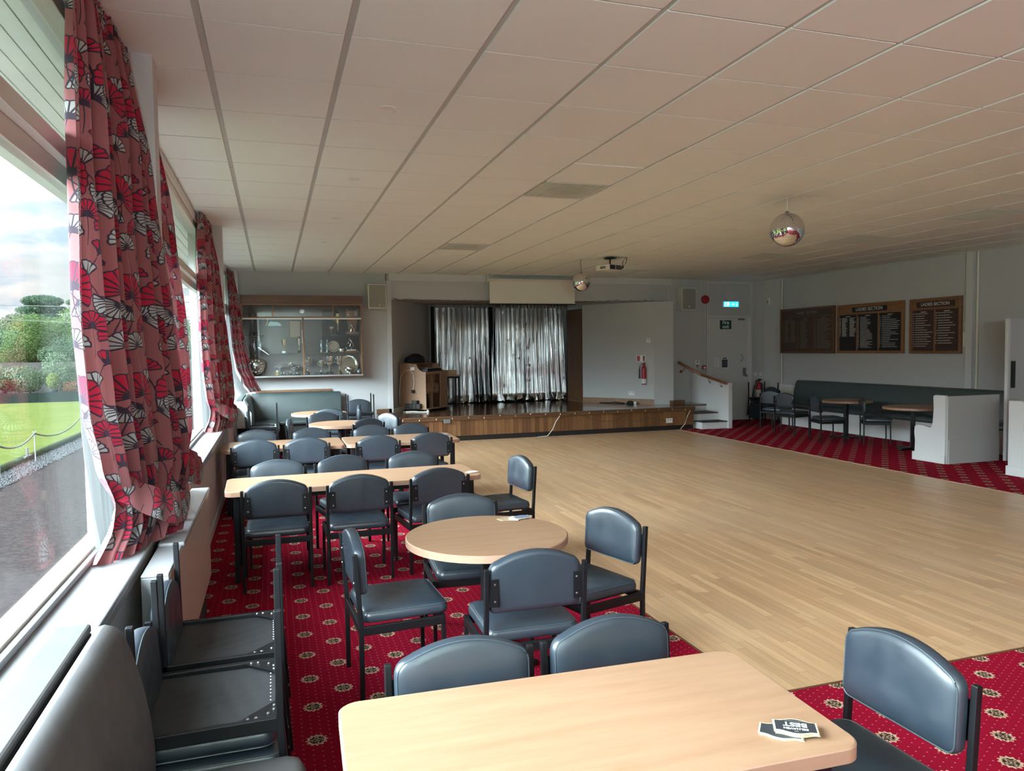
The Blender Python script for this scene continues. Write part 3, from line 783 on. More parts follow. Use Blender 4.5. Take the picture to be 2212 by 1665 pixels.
def underside(t):
    """what shows when a chair is turned over: dust cloth, corner plates and their rivets"""
    b = MB(); n = 22; v = []
    for i in range(n+1):
        for j in range(n+1):
            x, y = -.225+.45*i/n, -.20+.405*j/n
            v.append((x, y, .368+.010*math.sin(PI*i/n)*math.sin(PI*j/n)*(1+.35*math.sin(i*1.1+j*.5)*math.cos(j*1.3-i*.6))))
    b.add(v, [(i*(n+1)+j, (i+1)*(n+1)+j, (i+1)*(n+1)+j+1, i*(n+1)+j+1) for i in range(n) for j in range(n)])
    b.build('underside_cloth', K['under'], t, smooth=True)
    for sx in (-1, 1):
        p = MB().prism([(.23*sx, -.20), (.23*sx, -.09), (.12*sx, -.20)], .352, .356)
        q = p.build('corner_plate', K['black_metal'], t)
        r = MB()
        for u, w in ((.205, .178), (.226, .14), (.18, .196), (.15, .197), (.227, .115)): r.lathe([(.0055, .352), (.004, .3485), (.001, .348)], 8, (u*sx, -w, 0))
        r.build('rivet', K['steel'], q)
    r = MB()
    for k in range(9): r.lathe([(.0035, .352), (.002, .350)], 6, (-.11+.0275*k, -.186, 0))
    r.build('tack', K['steel'], t)

_c0 = make_chair('upholstered_chair', 'tmp'); _used = []
def chair(label, cx, cy, face, tops=True):
    """cx, cy = middle of the back's top edge as it stands; face = heading the sitter looks towards, degrees from +x"""
    rz = math.radians(face-90)
    if tops: cx += .24*math.cos(math.radians(face)); cy += .24*math.sin(math.radians(face))
    if not _used:
        _used.append(1); _c0.location = (cx, cy, .004); _c0.rotation_euler = (0, 0, rz); _c0['label'] = label; return _c0
    return dup(_c0, label, (cx, cy, .004), rz)
# big table in front
chair('chair tucked behind the nearest table, left of the pair facing the camera', .565, 2.345, -90.5)
chair('chair tucked behind the nearest table, right of the pair facing the camera', 1.10, 2.36, -87.5)
chair('chair standing at the right end of the nearest table, by the beer mats', 1.945, 1.855, 181)
# near round table
chair('chair on the near side of the nearest round table, its back to the camera', 1.145, 3.215, 88.5)
chair('chair on the far side of the nearest round table, facing the camera', 1.15, 4.715, -94)
chair('chair on the window side of the nearest round table, turned sideways', .345, 3.93, 3)
chair('chair on the dance floor side of the nearest round table, facing the windows', 1.905, 3.93, 196)
# first long table
chair('chair backing on to the camera at the window end of the single long table', -.003, 5.68, 90)
chair('chair backing on to the camera in the middle of the single long table', .603, 5.68, 91)
chair('chair backing on to the camera at the dance floor end of the single long table', 1.24, 5.75, 97)
chair('chair facing the camera behind the window end of the single long table', .01, 6.81, -88)
chair('chair facing the camera behind the middle of the single long table', .57, 6.88, -80)
chair('chair facing the camera behind the dance floor end of the single long table', 1.22, 6.88, -90.5)
chair('lone chair on the dance floor edge at the end of the single long table', 2.09, 6.18, 186)
# pair of tables pushed together
chair('chair backing on to the camera at the window end of the two joined tables', -.21, 8.36, 94)
chair('chair backing on to the camera, second from the window at the two joined tables', .325, 8.365, 90.5)
chair('chair backing on to the camera, third from the window at the two joined tables', 1.09, 8.26, 92)
chair('chair backing on to the camera at the dance floor end of the two joined tables', 1.70, 8.29, 98)
chair('chair facing the camera at the window end of the two joined tables', -.22, 9.54, -84)
chair('chair facing the camera, second from the window behind the two joined tables', .42, 9.50, -80)
chair('chair facing the camera, third from the window behind the two joined tables', 1.16, 9.52, -84)
chair('chair facing the camera at the dance floor end behind the two joined tables', 1.67, 9.53, -84)
# two round tables near the cabinet
chair('edge-on chair at the window side of the middle round table', .165, 10.85, -6)
chair('chair facing the camera on the far side of the middle round table', .71, 11.86, -82)
chair('chair backing on to the camera on the near side of the middle round table', 1.25, 10.42, 112)
chair('pale lit chair turned to the windows at the right of the middle round table', 1.66, 11.20, 212)
chair('chair backing on to the camera at the round table by the corner bench', .86, 12.50, 80)
chair('edge-on chair at the right of the round table by the corner bench', 1.44, 13.15, 176)
# right-hand side
chair('dark chair turned sideways at the nearer round table by the honours boards', 10.05, 10.72, -36)
chair('dark chair turned sideways at the farther round table by the honours boards', 9.40, 11.15, -18)
chair('dark chair backing on to the room at the left of the farther side table', 9.62, 12.28, 12)
chair('dark chair behind the left end of the farther side table', 9.88, 13.05, 20)
# stacks: an upright chair with another turned over on it
def stack(cx, cy, face, lab_lo, lab_hi, first=None):
    a = math.radians(face)
    lo = chair(lab_lo, cx, cy, face, tops=False)
    hx, hy = cx+.02*math.cos(a), cy+.02*math.sin(a)
    rot = Matrix.Rotation(a-PI/2+PI, 4, 'Z') @ Matrix.Rotation(PI, 4, 'Y')
    if first is None:
        hi = dup(_c0, lab_hi, (hx, hy, .945), rot=rot.to_euler()); underside(hi)
    else: hi = dup(first, lab_hi, (hx, hy, .945), rot=rot.to_euler())
    return hi
h0 = stack(-.245, 2.715, 0, 'upright chair by the sill under the nearest overturned chair', 'overturned chair in the nearest stack beside the grey bench, legs in the air')
stack(-.235, 3.275, 0, 'upright chair under the second overturned chair along the sill', 'overturned chair in the second stack along the sill, legs in the air', h0)
stack(-.20, 12.50, 0, 'upright chair at the end of the corner bench under an overturned one', 'overturned chair on the stack at the end of the corner bench', h0)
stack(1.57, 14.50, -90, 'upright chair against the end wall under the trophy cabinet', 'overturned chair on the stack between corner bench and stage', h0)
stack(10.62, 14.25, 180, 'dark upright chair by the fire exit under an overturned one', 'dark overturned chair on the stack beside the fire exit', h0)

# =================================================================== TABLES
TZ = .719
def table_parts(t, x, y, leg_in=.08, side=True):
    """rectangular table centred on its own origin, x by y"""
    tp = MB().prism(rrect(-x/2+.003, -y/2+.003, x/2-.003, y/2-.003, .06, 8), TZ-.036, TZ).build('tabletop', K['beech'], t, bevel=.003)
    rr = rrect(-x/2, -y/2, x/2, y/2, .063, 8); ri = rrect(-x/2+.004, -y/2+.004, x/2-.004, y/2-.004, .059, 8)
    n = len(rr)
    v = [(a, b, TZ-.0395) for a, b in rr]+[(a, b, TZ-.0035) for a, b in rr]+[(a, b, TZ-.0005) for a, b in ri]+[(a, b, TZ-.0395) for a, b in ri]
    f = [(k*n+i, k*n+(i+1) % n, ((k+1) % 4)*n+(i+1) % n, ((k+1) % 4)*n+i) for k in range(4) for i in range(n)]
    MB().add(v, f).build('edge_band', K['beech_edge'], t, smooth=.6)
    lx, ly = x/2-leg_in, y/2-leg_in
    for sx in (-1, 1):
        for sy in (-1, 1):
            MB().beam((lx*sx, ly*sy, 0), (lx*sx, ly*sy, TZ-.04), .04, .04, (0, 1, 0)).build('leg', K['black_metal'], t, bevel=.004)
    fr = MB()
    for s in (-1, 1):
        fr.beam((-lx, ly*s, TZ-.062), (lx, ly*s, TZ-.062), .025, .04); fr.beam((lx*s, -ly, TZ-.062), (lx*s, ly, TZ-.062), .025, .04)
    fr.build('frame', K['black_metal'], t)
def rect_table(label, cx, cy, x, y, rz=0):
    t = thing('long_table', label, 'table', (cx, cy, .004), math.radians(rz), 'rectangular beech tables'); table_parts(t, x, y); return t
rect_table('nearest rectangular beech table with a pile of black beer mats', .808, 1.875, 1.33, .66, -2.0)
rect_table('single long beech table with three chairs on each side', .63, 6.27, 2.03, .655, 1.2)
rect_table('rectangular beech table at the window side of the joined pair', .085, 8.86, 1.32, .80, 0)
rect_table('rectangular beech table at the dance floor side of the joined pair', 1.425, 8.85, 1.32, .79, -.6)
def make_round(label, loc):
    t = thing('round_table', label, 'table', loc, 0, 'round beech tables on black pedestals'); R = .463
    MB().lathe([(R-.006, TZ-.038), (R-.003, TZ-.036), (R-.003, TZ-.002), (R-.006, TZ)], 64).build('tabletop', K['beech'], t)
    b = MB(); n = 64; v = []
    for r, z in ((R, TZ-.0395), (R, TZ-.0035), (R-.004, TZ-.0005), (R-.004, TZ-.0395)): v += [(r*math.cos(2*PI*k/n), r*math.sin(2*PI*k/n), z) for k in range(n)]
    b.add(v, [(k*n+i, k*n+(i+1) % n, ((k+1) % 4)*n+(i+1) % n, ((k+1) % 4)*n+i) for k in range(4) for i in range(n)]).build('edge_band', K['beech_edge'], t, smooth=.6)
    MB().beam((0, 0, .03), (0, 0, TZ-.045), .07, .07, (0, 1, 0)).build('column', K['black_metal'], t, bevel=.006)
    p = MB()
    for a in (PI/4, -PI/4): p.beam((-.2*math.cos(a), -.2*math.sin(a), TZ-.05), (.2*math.cos(a), .2*math.sin(a), TZ-.05), .04, .02)
    p.build('top_plate', K['black_metal'], t)
    p = MB()
    for a in (PI/4, -PI/4): p.beam((-.30*math.cos(a), -.30*math.sin(a), .018), (.30*math.cos(a), .30*math.sin(a), .018), .06, .034)
    p.build('base', K['black_metal'], t, bevel=.008)
    return t
rt = make_round('nearest round beech table with a few beer mats on it', (1.138, 4.034, .004))
dup(rt, 'middle round beech table between the joined tables and the corner bench', (.93, 11.06, .004), .5)
dup(rt, 'round beech table beside the dark corner bench under the cabinet', (.73, 13.12, .004), 1.1)
dup(rt, 'farther round table against the bench under the honours boards', (10.36, 11.42, .004), .2)
dup(rt, 'nearer round table beside the white bench end under the honours boards', (10.2, 9.72, .004), .9)
# beer mats
def mat_outline(w, h):
    pts = []
    for k in range(13):
        x = -w/2+w*k/12; pts.append((x, h*.34+h*.16*max(0, math.cos(PI*x/w*1.35))**1.2))
    return pts+[(-x, -y) for x, y in pts]
def coaster(label, loc, rz, top='coaster', rim='coaster_rim', txt=False, tilt=0, w=.115, h=.085):
    t = thing('beer_mat', label, 'beer mat', loc, math.radians(rz), 'beer mats on the tables'); t.rotation_euler[1] = tilt
    MB().prism(mat_outline(w, h), 0, .0022).build('board', K[rim], t)
    MB().prism(mat_outline(w-.010, h-.010), .0022, .0026).build('print', K[top], t)
    if txt:
        lettering('BELHAVEN', .0135, K['sign_white'], t, Matrix.Translation((0, .014, .0027)), .00015, bold=.0003)
        lettering('BEST', .030, K['sign_white'], t, Matrix.Translation((0, -.009, .0027)), .00015, bold=.0007)
        MB().box(-.026, -.0290, .0026, .026, -.0275, .0028).build('underline', K['letter_dim'], t)
        MB().prism([(-.006, .026), (.006, .026), (.004, .031), (0, .029), (-.004, .031)], .0026, .0028).build('crest', K['letter_dim'], t)
    return t
zt = TZ+.0045
coaster('lowest black and gold beer mat of the pile on the nearest table', (1.290, 1.648, zt), 141, rz if False else 'coaster')
coaster('second beer mat up in the pile on the nearest table', (1.288, 1.650, zt+.003), 139.5)
coaster('third beer mat up in the pile on the nearest table', (1.330, 1.640, zt+.006), 151)
coaster('fourth beer mat up in the pile on the nearest table', (1.329, 1.641, zt+.009), 147)
coaster('top beer mat with white lettering on the pile on the nearest table', (1.330, 1.643, zt+.012), 148, txt=True)
coaster('pale beer mat nearest the window on the nearest round table', (1.355, 4.345, zt), 20, 'card', 'coaster_rim')
coaster('cream beer mat in the middle of the three on the nearest round table', (1.40, 4.322, zt+.003), 65, 'paper', 'coaster_rim')
coaster('blue beer mat on top of the others on the nearest round table', (1.45, 4.33, zt+.006), 12, 'coaster_bl', 'coaster_rim')
coaster('small pale beer mat on the corner of the single long table', (1.60, 6.12, zt+.002), 30, 'paper', 'coaster_rim')
coaster('white beer mat on the corner of the joined tables by the dance floor', (1.98, 9.00, zt), 10, 'paper', 'coaster_rim')
coaster('blue beer mat on the corner of the joined tables by the dance floor', (2.01, 8.93, zt+.003), 50, 'coaster_bl', 'coaster_rim')

# =================================================================== BENCHES
BACKP = [(-.525, .955), (-.515, .975), (-.495, .980), (-.470, .972), (-.448, .945), (-.425, .88), (-.400, .78), (-.382, .68), (-.372, .58), (-.372, .47), (-.525, .47)]
SEATP = [(-.44, .395), (-.44, .475), (.02, .482), (.05, .474), (.064, .45), (.062, .42), (.045, .395)]
def bench(label, M4, y0, y1, mat, plinth='white', endcap=None, name='bench_seat', top=True):
    t = thing(name, label, 'bench', M4.translation, M4.to_euler().z)
    def soft(poly, a, b, e=.025):
        cx = sum(p[0] for p in poly)/len(poly); cz = sum(p[1] for p in poly)/len(poly)
        R = []
        for y, s in ((a, .86), (a+e*.3, .95), (a+e, 1), (b-e, 1), (b-e*.3, .95), (b, .86)): R.append([(cx+(x-cx)*s, y, cz+(z-cz)*s) for x, z in poly])
        return MB().loft(R)
    soft(BACKP, y0, y1).build('back_cushion', K[mat], t, smooth=1.0)
    soft(SEATP, y0, y1, .05).build('seat_cushion', K[mat], t, smooth=1.0)
    MB().box(-.55, y0+.02, .004, -.02, y1-.03, .395).build('plinth', K[plinth], t)
    if top:
        MB().box(-.628, y0, .955, -.533, y1-.005, .983).build('top_board', K[mat], t, bevel=.008)
        MB().box(-.572, y0, .48, -.533, y1-.012, .955).build('back_panel', K[plinth], t)
    return t
E4 = Matrix.Identity(4)
b1 = bench('long charcoal vinyl bench along the window sill nearest the camera', Matrix.Translation((0, 0, 0)), -3.2, 2.44, 'leather_bench', 'dark')
b2 = bench('dark vinyl arm of the corner bench along the window wall, with a white end', Matrix.Translation((.02, 13.2, 0)), 0, 1.96, 'leather_dk', 'dark')
MB().prism([(-.628, .50), (-.628, .955), (-.50, .955), (-.39, .75), (-.39, .50)], -.022, -.001, axis='y').build('end_panel', K['white'], b2, bevel=.004)
# back arm, facing the camera
b3 = bench('dark vinyl back of the corner bench under the trophy cabinet', Matrix.Translation((1.27, 14.62, 0)) @ Matrix.Rotation(-PI/2, 4, 'Z'), -1.70+.0, 0, 'leather_dk', 'dark', top=False)
tag(MB().box(-.35, 15.20, .985, 1.10, 15.234, 1.03).build('wall_rail', K['teak_lt'], bevel=.004), 'narrow light wood rail on the wall above the corner bench', 'rail')
# bench along the right-hand wall
b4 = bench('long dark bench along the wall below the honours boards', Matrix.Translation((10.80, 13.95, .012)) @ Matrix.Rotation(PI, 4, 'Z'), 0, 5.56, 'leather_dk', 'white', top=False)
at(MB().box(11.32, 8.42, .93, 11.50, 13.92, .985), 'top_board', K['leather_dk'], b4, bevel=.01)
b5 = bench('white panelled return of the side bench with a shaped end', Matrix.Translation((10.40, 8.87, 0)) @ Matrix.Rotation(PI/2, 4, 'Z'), .0, 1.0, 'leather_dk', 'white', top=False)
ep = [(8.33, .004), (8.33, 1.0), (8.345, 1.012), (8.52, 1.012), (8.545, .99), (8.535, .80), (8.55, .60), (8.57, .535), (8.60, .52), (8.72, .545), (8.84, .545), (8.875, .51), (8.88, .42), (8.865, .30), (8.87, .14), (8.885, .13), (8.885, .004)]
at(MB().prism(ep, 9.345, 9.40, axis='x'), 'end_panel', K['white'], b5, bevel=.008)
at(MB().box(9.37, 8.305, .004, 10.37, 8.345, 1.0), 'back_panel', K['wall'], b5)
at(MB().box(9.39, 8.295, .004, 10.37, 8.305, .36), 'back_rail', K['wall'], b5)
at(MB().box(9.33, 8.32, .004, 9.345, 8.90, .13), 'skirting', K['white'], b5, bevel=.003)
# second return, opposite
b6 = thing('bench_seat', 'white end of another bench at the right edge of the hall', 'bench', (9.35, 7.1, 0))
at(MB().prism([(7.345, .004), (7.345, 1.0), (7.33, 1.005), (7.15, 1.005), (7.13, .98), (7.13, .60), (7.10, .53), (6.82, .545), (6.79, .50), (6.79, .004)], 9.335, 9.39, axis='x'), 'end_panel', K['white'], b6, bevel=.008)
at(MB().box(9.37, 7.30, .004, 11.5, 7.345, 1.0), 'back_panel', K['white'], b6)
at(MB().box(9.32, 6.78, .004, 9.335, 7.36, .13), 'skirting', K['white'], b6, bevel=.003)
at(MB().box(9.40, 6.85, .004, 11.5, 7.28, .44), 'seat_base', K['white'], b6); at(MB().box(9.40, 6.8, .44, 11.5, 7.28, .52), 'seat_cushion', K['leather_dk'], b6, bevel=.02)
# open door leaf beyond the bench return
dl = struct(MB().box(10.375, 8.19, .01, 10.42, 8.24, 2.13).build('door_3', K['white'], bevel=.003), 'tall grey door leaf with a white edge at the right of the hall', 'door')
MB().box(10.42, 8.195, .01, 11.35, 8.235, 2.13).build('leaf', K['wall'], dl)
MB().box(10.445, 8.18, 1.10, 10.52, 8.195, 1.50).build('push_plate', K['black'], dl)

# =================================================================== END WALL FITTINGS
# --- trophy cabinet
YF = 14.93; CX0, CX1, CZ0, CZ1 = -.555, 1.70, 1.285, 2.865
cb = thing('trophy_cabinet', 'wall mounted wooden trophy cabinet with sliding glass doors', 'cabinet', (.57, 15.08, 1.3))
def C(b, n, m, **k): return at(b, n, m, cb, **k)
C(MB().box(CX0, 15.215, CZ0, CX1, 15.233, CZ1), 'back_panel', K['cabback'])
C(MB().box(CX0, YF+.012, CZ0, CX0+.025, 15.215, CZ1).box(CX1-.025, YF+.012, CZ0, CX1, 15.215, CZ1), 'side_panel', K['teak_lt'], bevel=.003)
C(MB().box(CX0-.01, YF-.005, 2.70, CX1+.01, 15.215, CZ1), 'header', K['teak'], bevel=.004)
C(MB().box(CX0, YF, CZ0+.0, CX1, 15.215, CZ0+.03), 'base', K['teak'])
f = MB()
f.box(CX0, YF, 2.675, CX1, YF+.03, 2.70); f.box(CX0, YF, 2.425, CX1, YF+.03, 2.452)
for x in (CX0, -.0, 1.13, CX1-.026): f.box(x, YF, 2.45, x+.030, YF+.03, 2.68)
for x in (CX0, CX1-.02): f.box(x, YF, 1.31, x+.022, YF+.03, 2.42)
C(f, 'frame', K['teak_lt'], bevel=.003)
for x in (.555,): C(MB().box(x, YF-.012, 1.30, x+.032, YF+.02, 2.43), 'door_stile', K['teak_lt'], bevel=.003)
C(MB().box(CX0+.02, YF-.012, 2.402, .552, YF+.015, 2.426).box(.590, YF-.012, 2.402, CX1-.02, YF+.015, 2.426), 'top_track', K['white_p'])
C(MB().box(CX0+.02, YF-.015, CZ0, CX1-.0, YF+.0, CZ0+.035), 'bottom_track', K['steel'], bevel=.004)
C(MB().box(.545, YF-.016, 1.94, .552, YF-.01, 2.20), 'lock', K['steel'])
C(MB().box(CX0+.025, YF+.012, 2.452, CX1-.025, YF+.016, 2.675), 'pane', K['cabglass'])
C(MB().box(CX0+.022, YF-.004, 1.318, .57, YF, 2.405), 'sliding_pane', K['cabglass']); C(MB().box(.575, YF-.004, 1.318, CX1-.02, YF, 2.405), 'sliding_pane', K['cabglass'])
C(MB().box(CX0+.03, YF+.05, 1.748, CX1-.03, 15.21, 1.754), 'glass_shelf', K['cabglass'])
C(MB().box(.95, YF+.06, 2.082, CX1-.03, 15.21, 2.102).box(CX0+.03, YF+.06, 2.085, -.15, 15.21, 2.102), 'dark_shelf', K['bake'])
C(MB().box(.95, 15.19, 1.77, CX1-.03, 15.214, 2.60), 'shelf_backing', K['bake'])
C(MB().box(-.15, YF+.05, 2.255, .25, 15.21, 2.26), 'glass_shelf', K['cabglass'])
C(MB().box(CX0+.03, YF+.02, 1.315, CX1-.03, 15.21, 1.318), 'lining_board', K['dark'])
e = MB(); e.lathe([(.045, 0), (.045, .002)], 8, (.56, YF+.008, 2.56), 'y'); C(e, 'etched_crest', K['crystal'])
FL, S1, S2 = 1.3185, 1.7545, 2.1025
GT = 'trophies in the glass cabinet'
def trophy(name, label, x, z, y=15.08): return thing(name, label, 'trophy', (x, y, z), 0, GT)
def cup(label, x, z, h, r, handles=True, lid=False, base='black', y=15.08, metal='silver', stem=.35):
    t = trophy('trophy_cup', label, x, z, y)
    hb = h*.16; hs = h*stem
    MB().lathe([(r*.75, 0), (r*.75, hb*.8), (r*.6, hb)], 16).build('plinth', K[base], t)
    MB().lathe([(r*.5, hb), (r*.45, hb+.008), (r*.14, hb+.02), (r*.11, hb+hs*.5), (r*.2, hb+hs*.6), (r*.12, hb+hs*.75), (r*.25, hb+hs), (r*.75, hb+hs+(h-hb-hs)*.3), (r*.88, h*.86), (r, h), (r*.93, h), (r*.7, hb+hs+.02)], 18).build('bowl', K[metal], t, smooth=1.0)
    if handles:
        for s in (-1, 1):
            z0, z1 = hb+hs+(h-hb-hs)*.25, h*.93
            MB().tube([(s*r*.7, 0, z0), (s*r*1.25, 0, z0+(z1-z0)*.15), (s*r*1.5, 0, z0+(z1-z0)*.6), (s*r*1.35, 0, z1), (s*r*.9, 0, z1-.01)], .005, 6).build('handle', K[metal], t, smooth=True)
    if lid: MB().lathe([(r*.95, h), (r*.7, h+.02), (r*.2, h+.035), (r*.08, h+.05), (r*.12, h+.06), (.001, h+.075)], 14).build('lid', K[metal], t, smooth=1.0)
    return t
cup('silver goblet trophy on the cabinet floor left of the centre post', .308, FL, .24, .055, False)
cup('low silver two-handled bowl next to the centre post', .445, FL, .165, .075)
cup('slim silver cup with tall handles straight behind the centre post', .64, FL, .34, .06)
cup('silver cup with a single row of tiers right of the centre post', .90, FL, .28, .045)
cup('wide gilt-lit silver cup with big handles on the cabinet floor', 1.06, FL, .36, .085)
cup('tall silver cup with leaf handles beside the salver', 1.25, FL, .36, .07, base='teak')
cup('gold and silver cup on a pale block on the left glass shelf', .211, S1, .26, .055, False, base='white_p', metal='gold')
cup('slender lidded silver cup on the glass shelf by the centre post', .494, S1, .28, .04, False, True)
cup('tall green and gold cup on the dark upper shelf', 1.244, S2, .42, .05, True, True, metal='gold')
cup('small silver bowl on a stand on the dark upper shelf', 1.119, S2, .16, .055, False)
cup('dark cup silhouetted on the upper left shelf', -.36, S2, .42, .06, True, base='black', metal='grey_metal')
def sal(name, label, x, z, R, wav, mat, y=15.13, tilt=.22):
    t = trophy(name, label, x, z, y); n = 48
    def ring(r, h): return [(r*(1+wav*math.cos(12*2*PI*k/n))*math.cos(2*PI*k/n), h, R+r*(1+wav*math.cos(12*2*PI*k/n))*math.sin(2*PI*k/n)) for k in range(n)]
    o = MB().loft([ring(.01, 0), ring(R*.72, 0), ring(R*.80, -.012), ring(R, -.016), ring(R, -.010), ring(R*.8, -.004), ring(R*.72, .006), ring(.01, .006)]).build('plate', K[mat], t, smooth=.6)
    o.rotation_euler = (-tilt, 0, 0); t.rotation_euler = (0, 0, 0)
    MB().tube([(-.03, .07, 0), (0, .03, .002), (.03, .07, 0)], .004, 5).build('stand', K['black'], t)
    return t
sal('silver_salver', 'large scalloped silver salver standing at the right of the cabinet floor', 1.443, FL, .19, .025, 'silver')
sal('display_plate', 'round blue-lit plate on the right glass shelf', 1.153, S1, .115, .004, 'mirror')
sal('small_plate', 'small silver dish leaning before the big salver', 1.36, FL, .07, .01, 'silver', 15.03)
t = trophy('silver_bowl', 'silver rose bowl on a foot in front of the salver', 1.451, FL, 15.01)
MB().lathe([(.045, 0), (.04, .012), (.02, .03), (.03, .045), (.075, .07), (.085, .11), (.07, .15), (.074, .155), (.064, .15), (.07, .1), (.02, .06)], 20).build('bowl', K['silver'], t, smooth=1.0)
t = trophy('glass_jug', 'small cut glass jug at the right end of the cabinet floor', 1.63, FL, 15.03)
MB().lathe([(.03, 0), (.045, .02), (.05, .05), (.03, .085), (.038, .10), (.032, .10), (.022, .08), (.03, .03)], 16).build('body', K['crystal'], t, smooth=1.0)
for nm, lb, x, zz, h, r in (('glass_vase', 'tall flared cut glass vase on the left glass shelf', -.334, S1, .26, .045), ('glass_vase', 'round glass vase beside the flared one on the left shelf', -.225, S1, .23, .055), ('glass_vase', 'left of the two matching bud vases on the right glass shelf', .915, S1, .25, .033), ('glass_vase', 'right of the two matching bud vases on the right glass shelf', 1.026, S1, .25, .033)):
    t = trophy(nm, lb, x, zz)
    MB().lathe([(r*.8, 0), (r*.9, .01), (r*.5, h*.12), (r, h*.35), (r*.75, h*.6), (r*.45, h*.8), (r*.8, h), (r*.7, h), (r*.35, h*.8), (r*.8, h*.35), (r*.3, h*.15)], 18).build('body', K['crystal'], t, smooth=1.0)
t = trophy('ash_tray', 'wide cut glass dish on the cabinet floor', .845, FL, 15.0)
MB().lathe([(.06, 0), (.08, .03), (.085, .06), (.075, .06), (.06, .02)], 20).build('body', K['crystal'], t, smooth=.5)
t = trophy('ash_tray', 'small cut glass dish beside the wide one on the cabinet floor', .96, FL, 14.99)
MB().lathe([(.04, 0), (.055, .02), (.06, .045), (.05, .045), (.04, .015)], 18).build('body', K['crystal'], t, smooth=.5)
t = trophy('shield_trophy', 'dark wooden shield ringed with small silver plates', -.32, FL, 15.12)
sh = [(-.16, .30), (-.08, .335), (0, .345), (.08, .335), (.16, .30), (.175, .18), (.13, .07), (0, 0), (-.13, .07), (-.175, .18)]
o = MB().prism(sh, 0, .022, axis='y').build('board', K['teak'], t, bevel=.006)
MB().lathe([(.062, -.006), (.05, -.009), (.001, -.012)], 20, (0, 0, .20), 'y').build('boss', K['silver'], t, smooth=1.0)
p = MB()
for k in range(12):
    a = 2*PI*k/12; p.lathe([(.020, -.004), (.012, -.007), (.001, -.008)], 8, (.115*math.cos(a), 0, .185+.115*math.sin(a)), 'y')
p.build('small_shield', K['silver'], t)
p = MB(); p.tube([(0, .0, .345), (0, 0, .37), (-.02, 0, .41)], .008, 6).tube([(0, 0, .37), (.02, 0, .42)], .006, 6); p.build('crest', K['silver'], t)
t = trophy('box_trophy', 'small pale yellow boxed medal on the cabinet floor', .069, FL, 15.02)
MB().box(-.028, -.02, 0, .028, .02, .075).build('block', K['gold'], t, bevel=.004); MB().box(-.018, -.021, .075, .018, .01, .10).build('cap', K['white_p'], t)
t = trophy('figure_trophy', 'pair of tiny silver figures on the cabinet floor', .17, FL, 15.04)
for s in (-1, 1):
    q = MB(); q.lathe([(.012, 0), (.012, .006), (.005, .01), (.008, .035), (.012, .05), (.005, .058), (.008, .066), (.006, .074), (.001, .078)], 10, (.025*s, 0, 0)); q.build('figure', K['silver'], t, smooth=1.0)
t = trophy('certificate_frame', 'framed certificate standing on the back of the cabinet', .427, S2-.05, 15.19)
MB().box(-.11, 0, 0, .11, .012, .34).build('frame', K['oak'], t, bevel=.003); MB().box(-.095, -.002, .015, .095, 0, .325).build('sheet', K['card'], t)
t = trophy('crystal_ornament', 'green-blue glass ornament high in the left of the cabinet', .03, 2.27, 15.1)
MB().prism([(-.13, 0), (.15, 0), (.13, .05), (.05, .10), (.0, .09), (-.06, .11), (-.11, .06)], -.03, .03, axis='y').build('body', K['teal_glass'], t, bevel=.012)
MB().tube([(-.14, 0, .02), (-.11, -.02, .10), (-.13, -.02, .17), (-.10, -.02, .24)], [.02, .015, .02, .006], 8).build('figure', K['gold'], t, smooth=True)
def bowler_fig(t, z, m):
    q = MB()
    q.tube([(-.035, 0, z), (-.02, 0, z+.05), (.0, 0, z+.085)], [.006, .008, .011], 8).tube([(.03, 0, z), (.035, 0, z+.045), (.0, 0, z+.085)], [.006, .008, .011], 8)
    q.tube([(0, 0, z+.08), (-.012, 0, z+.12), (-.03, 0, z+.145)], [.012, .017, .010], 8).tube([(-.02, 0, z+.135), (.01, 0, z+.115), (.04, 0, z+.12)], .006, 6).tube([(-.025, 0, z+.135), (-.05, 0, z+.11), (-.06, 0, z+.08)], .006, 6)
    q.lathe([(.001, -.014), (.010, -.010), (.014, 0), (.010, .010), (.001, .014)], 10, (-.042, 0, z+.162))
    q.lathe([(.001, -.016), (.011, -.011), (.016, 0), (.011, .011), (.001, .016)], 10, (-.065, 0, z+.068))
    return q.build('figure', K[m], t, smooth=1.0)
t = trophy('bowler_trophy', 'silver bowler figure on a stepped wooden plinth on the right glass shelf', 1.50, S1, 15.06)
MB().box(-.13, -.035, 0, .13, .035, .035).build('plinth', K['oak'], t); MB().box(-.10, -.03, .035, .08, .03, .05).build('step', K['silver'], t); MB().lathe([(.012, .05), (.006, .07), (.006, .10), (.02, .115)], 10).build('post', K['silver'], t, smooth=1.0)
bowler_fig(t, .115, 'silver'); MB().lathe([(.001, -.025), (.018, -.018), (.025, 0), (.018, .018), (.001, .025)], 12, (-.10, 0, .08)).build('bowl', K['silver'], t, smooth=1.0)
t = trophy('wing_trophy', 'tall light wooden wing-shaped trophy with a bowler figure', 1.524, S2, 15.10)
MB().prism([(-.07, .06), (.07, .06), (.10, .30), (.135, .56), (.06, .48), (-.06, .48), (-.135, .56), (-.10, .30)], 0, .02, axis='y').build('wing_board', K['oak'], t, bevel=.004)
MB().box(-.13, -.05, 0, .13, .04, .06).build('plinth', K['oak'], t, bevel=.006); o = bowler_fig(t, .06, 'silver'); o.location = (0, -.03, 0)
q = MB()
for x in (-.085, -.06, .085, .06):
    for z in (.40, .45): q.lathe([(.014, -.004), (.001, -.008)], 8, (x*(1+.4*(z-.4)), 0, z), 'y')
for k in range(7): q.lathe([(.013, -.055), (.001, -.06)], 8, (-.10+.033*k, 0, .03), 'y')
q.build('small_shield', K['silver'], t)
t = trophy('sprig_trophy', 'low silver sprig ornament on the cabinet floor at left', .12, FL+.0, 15.12)
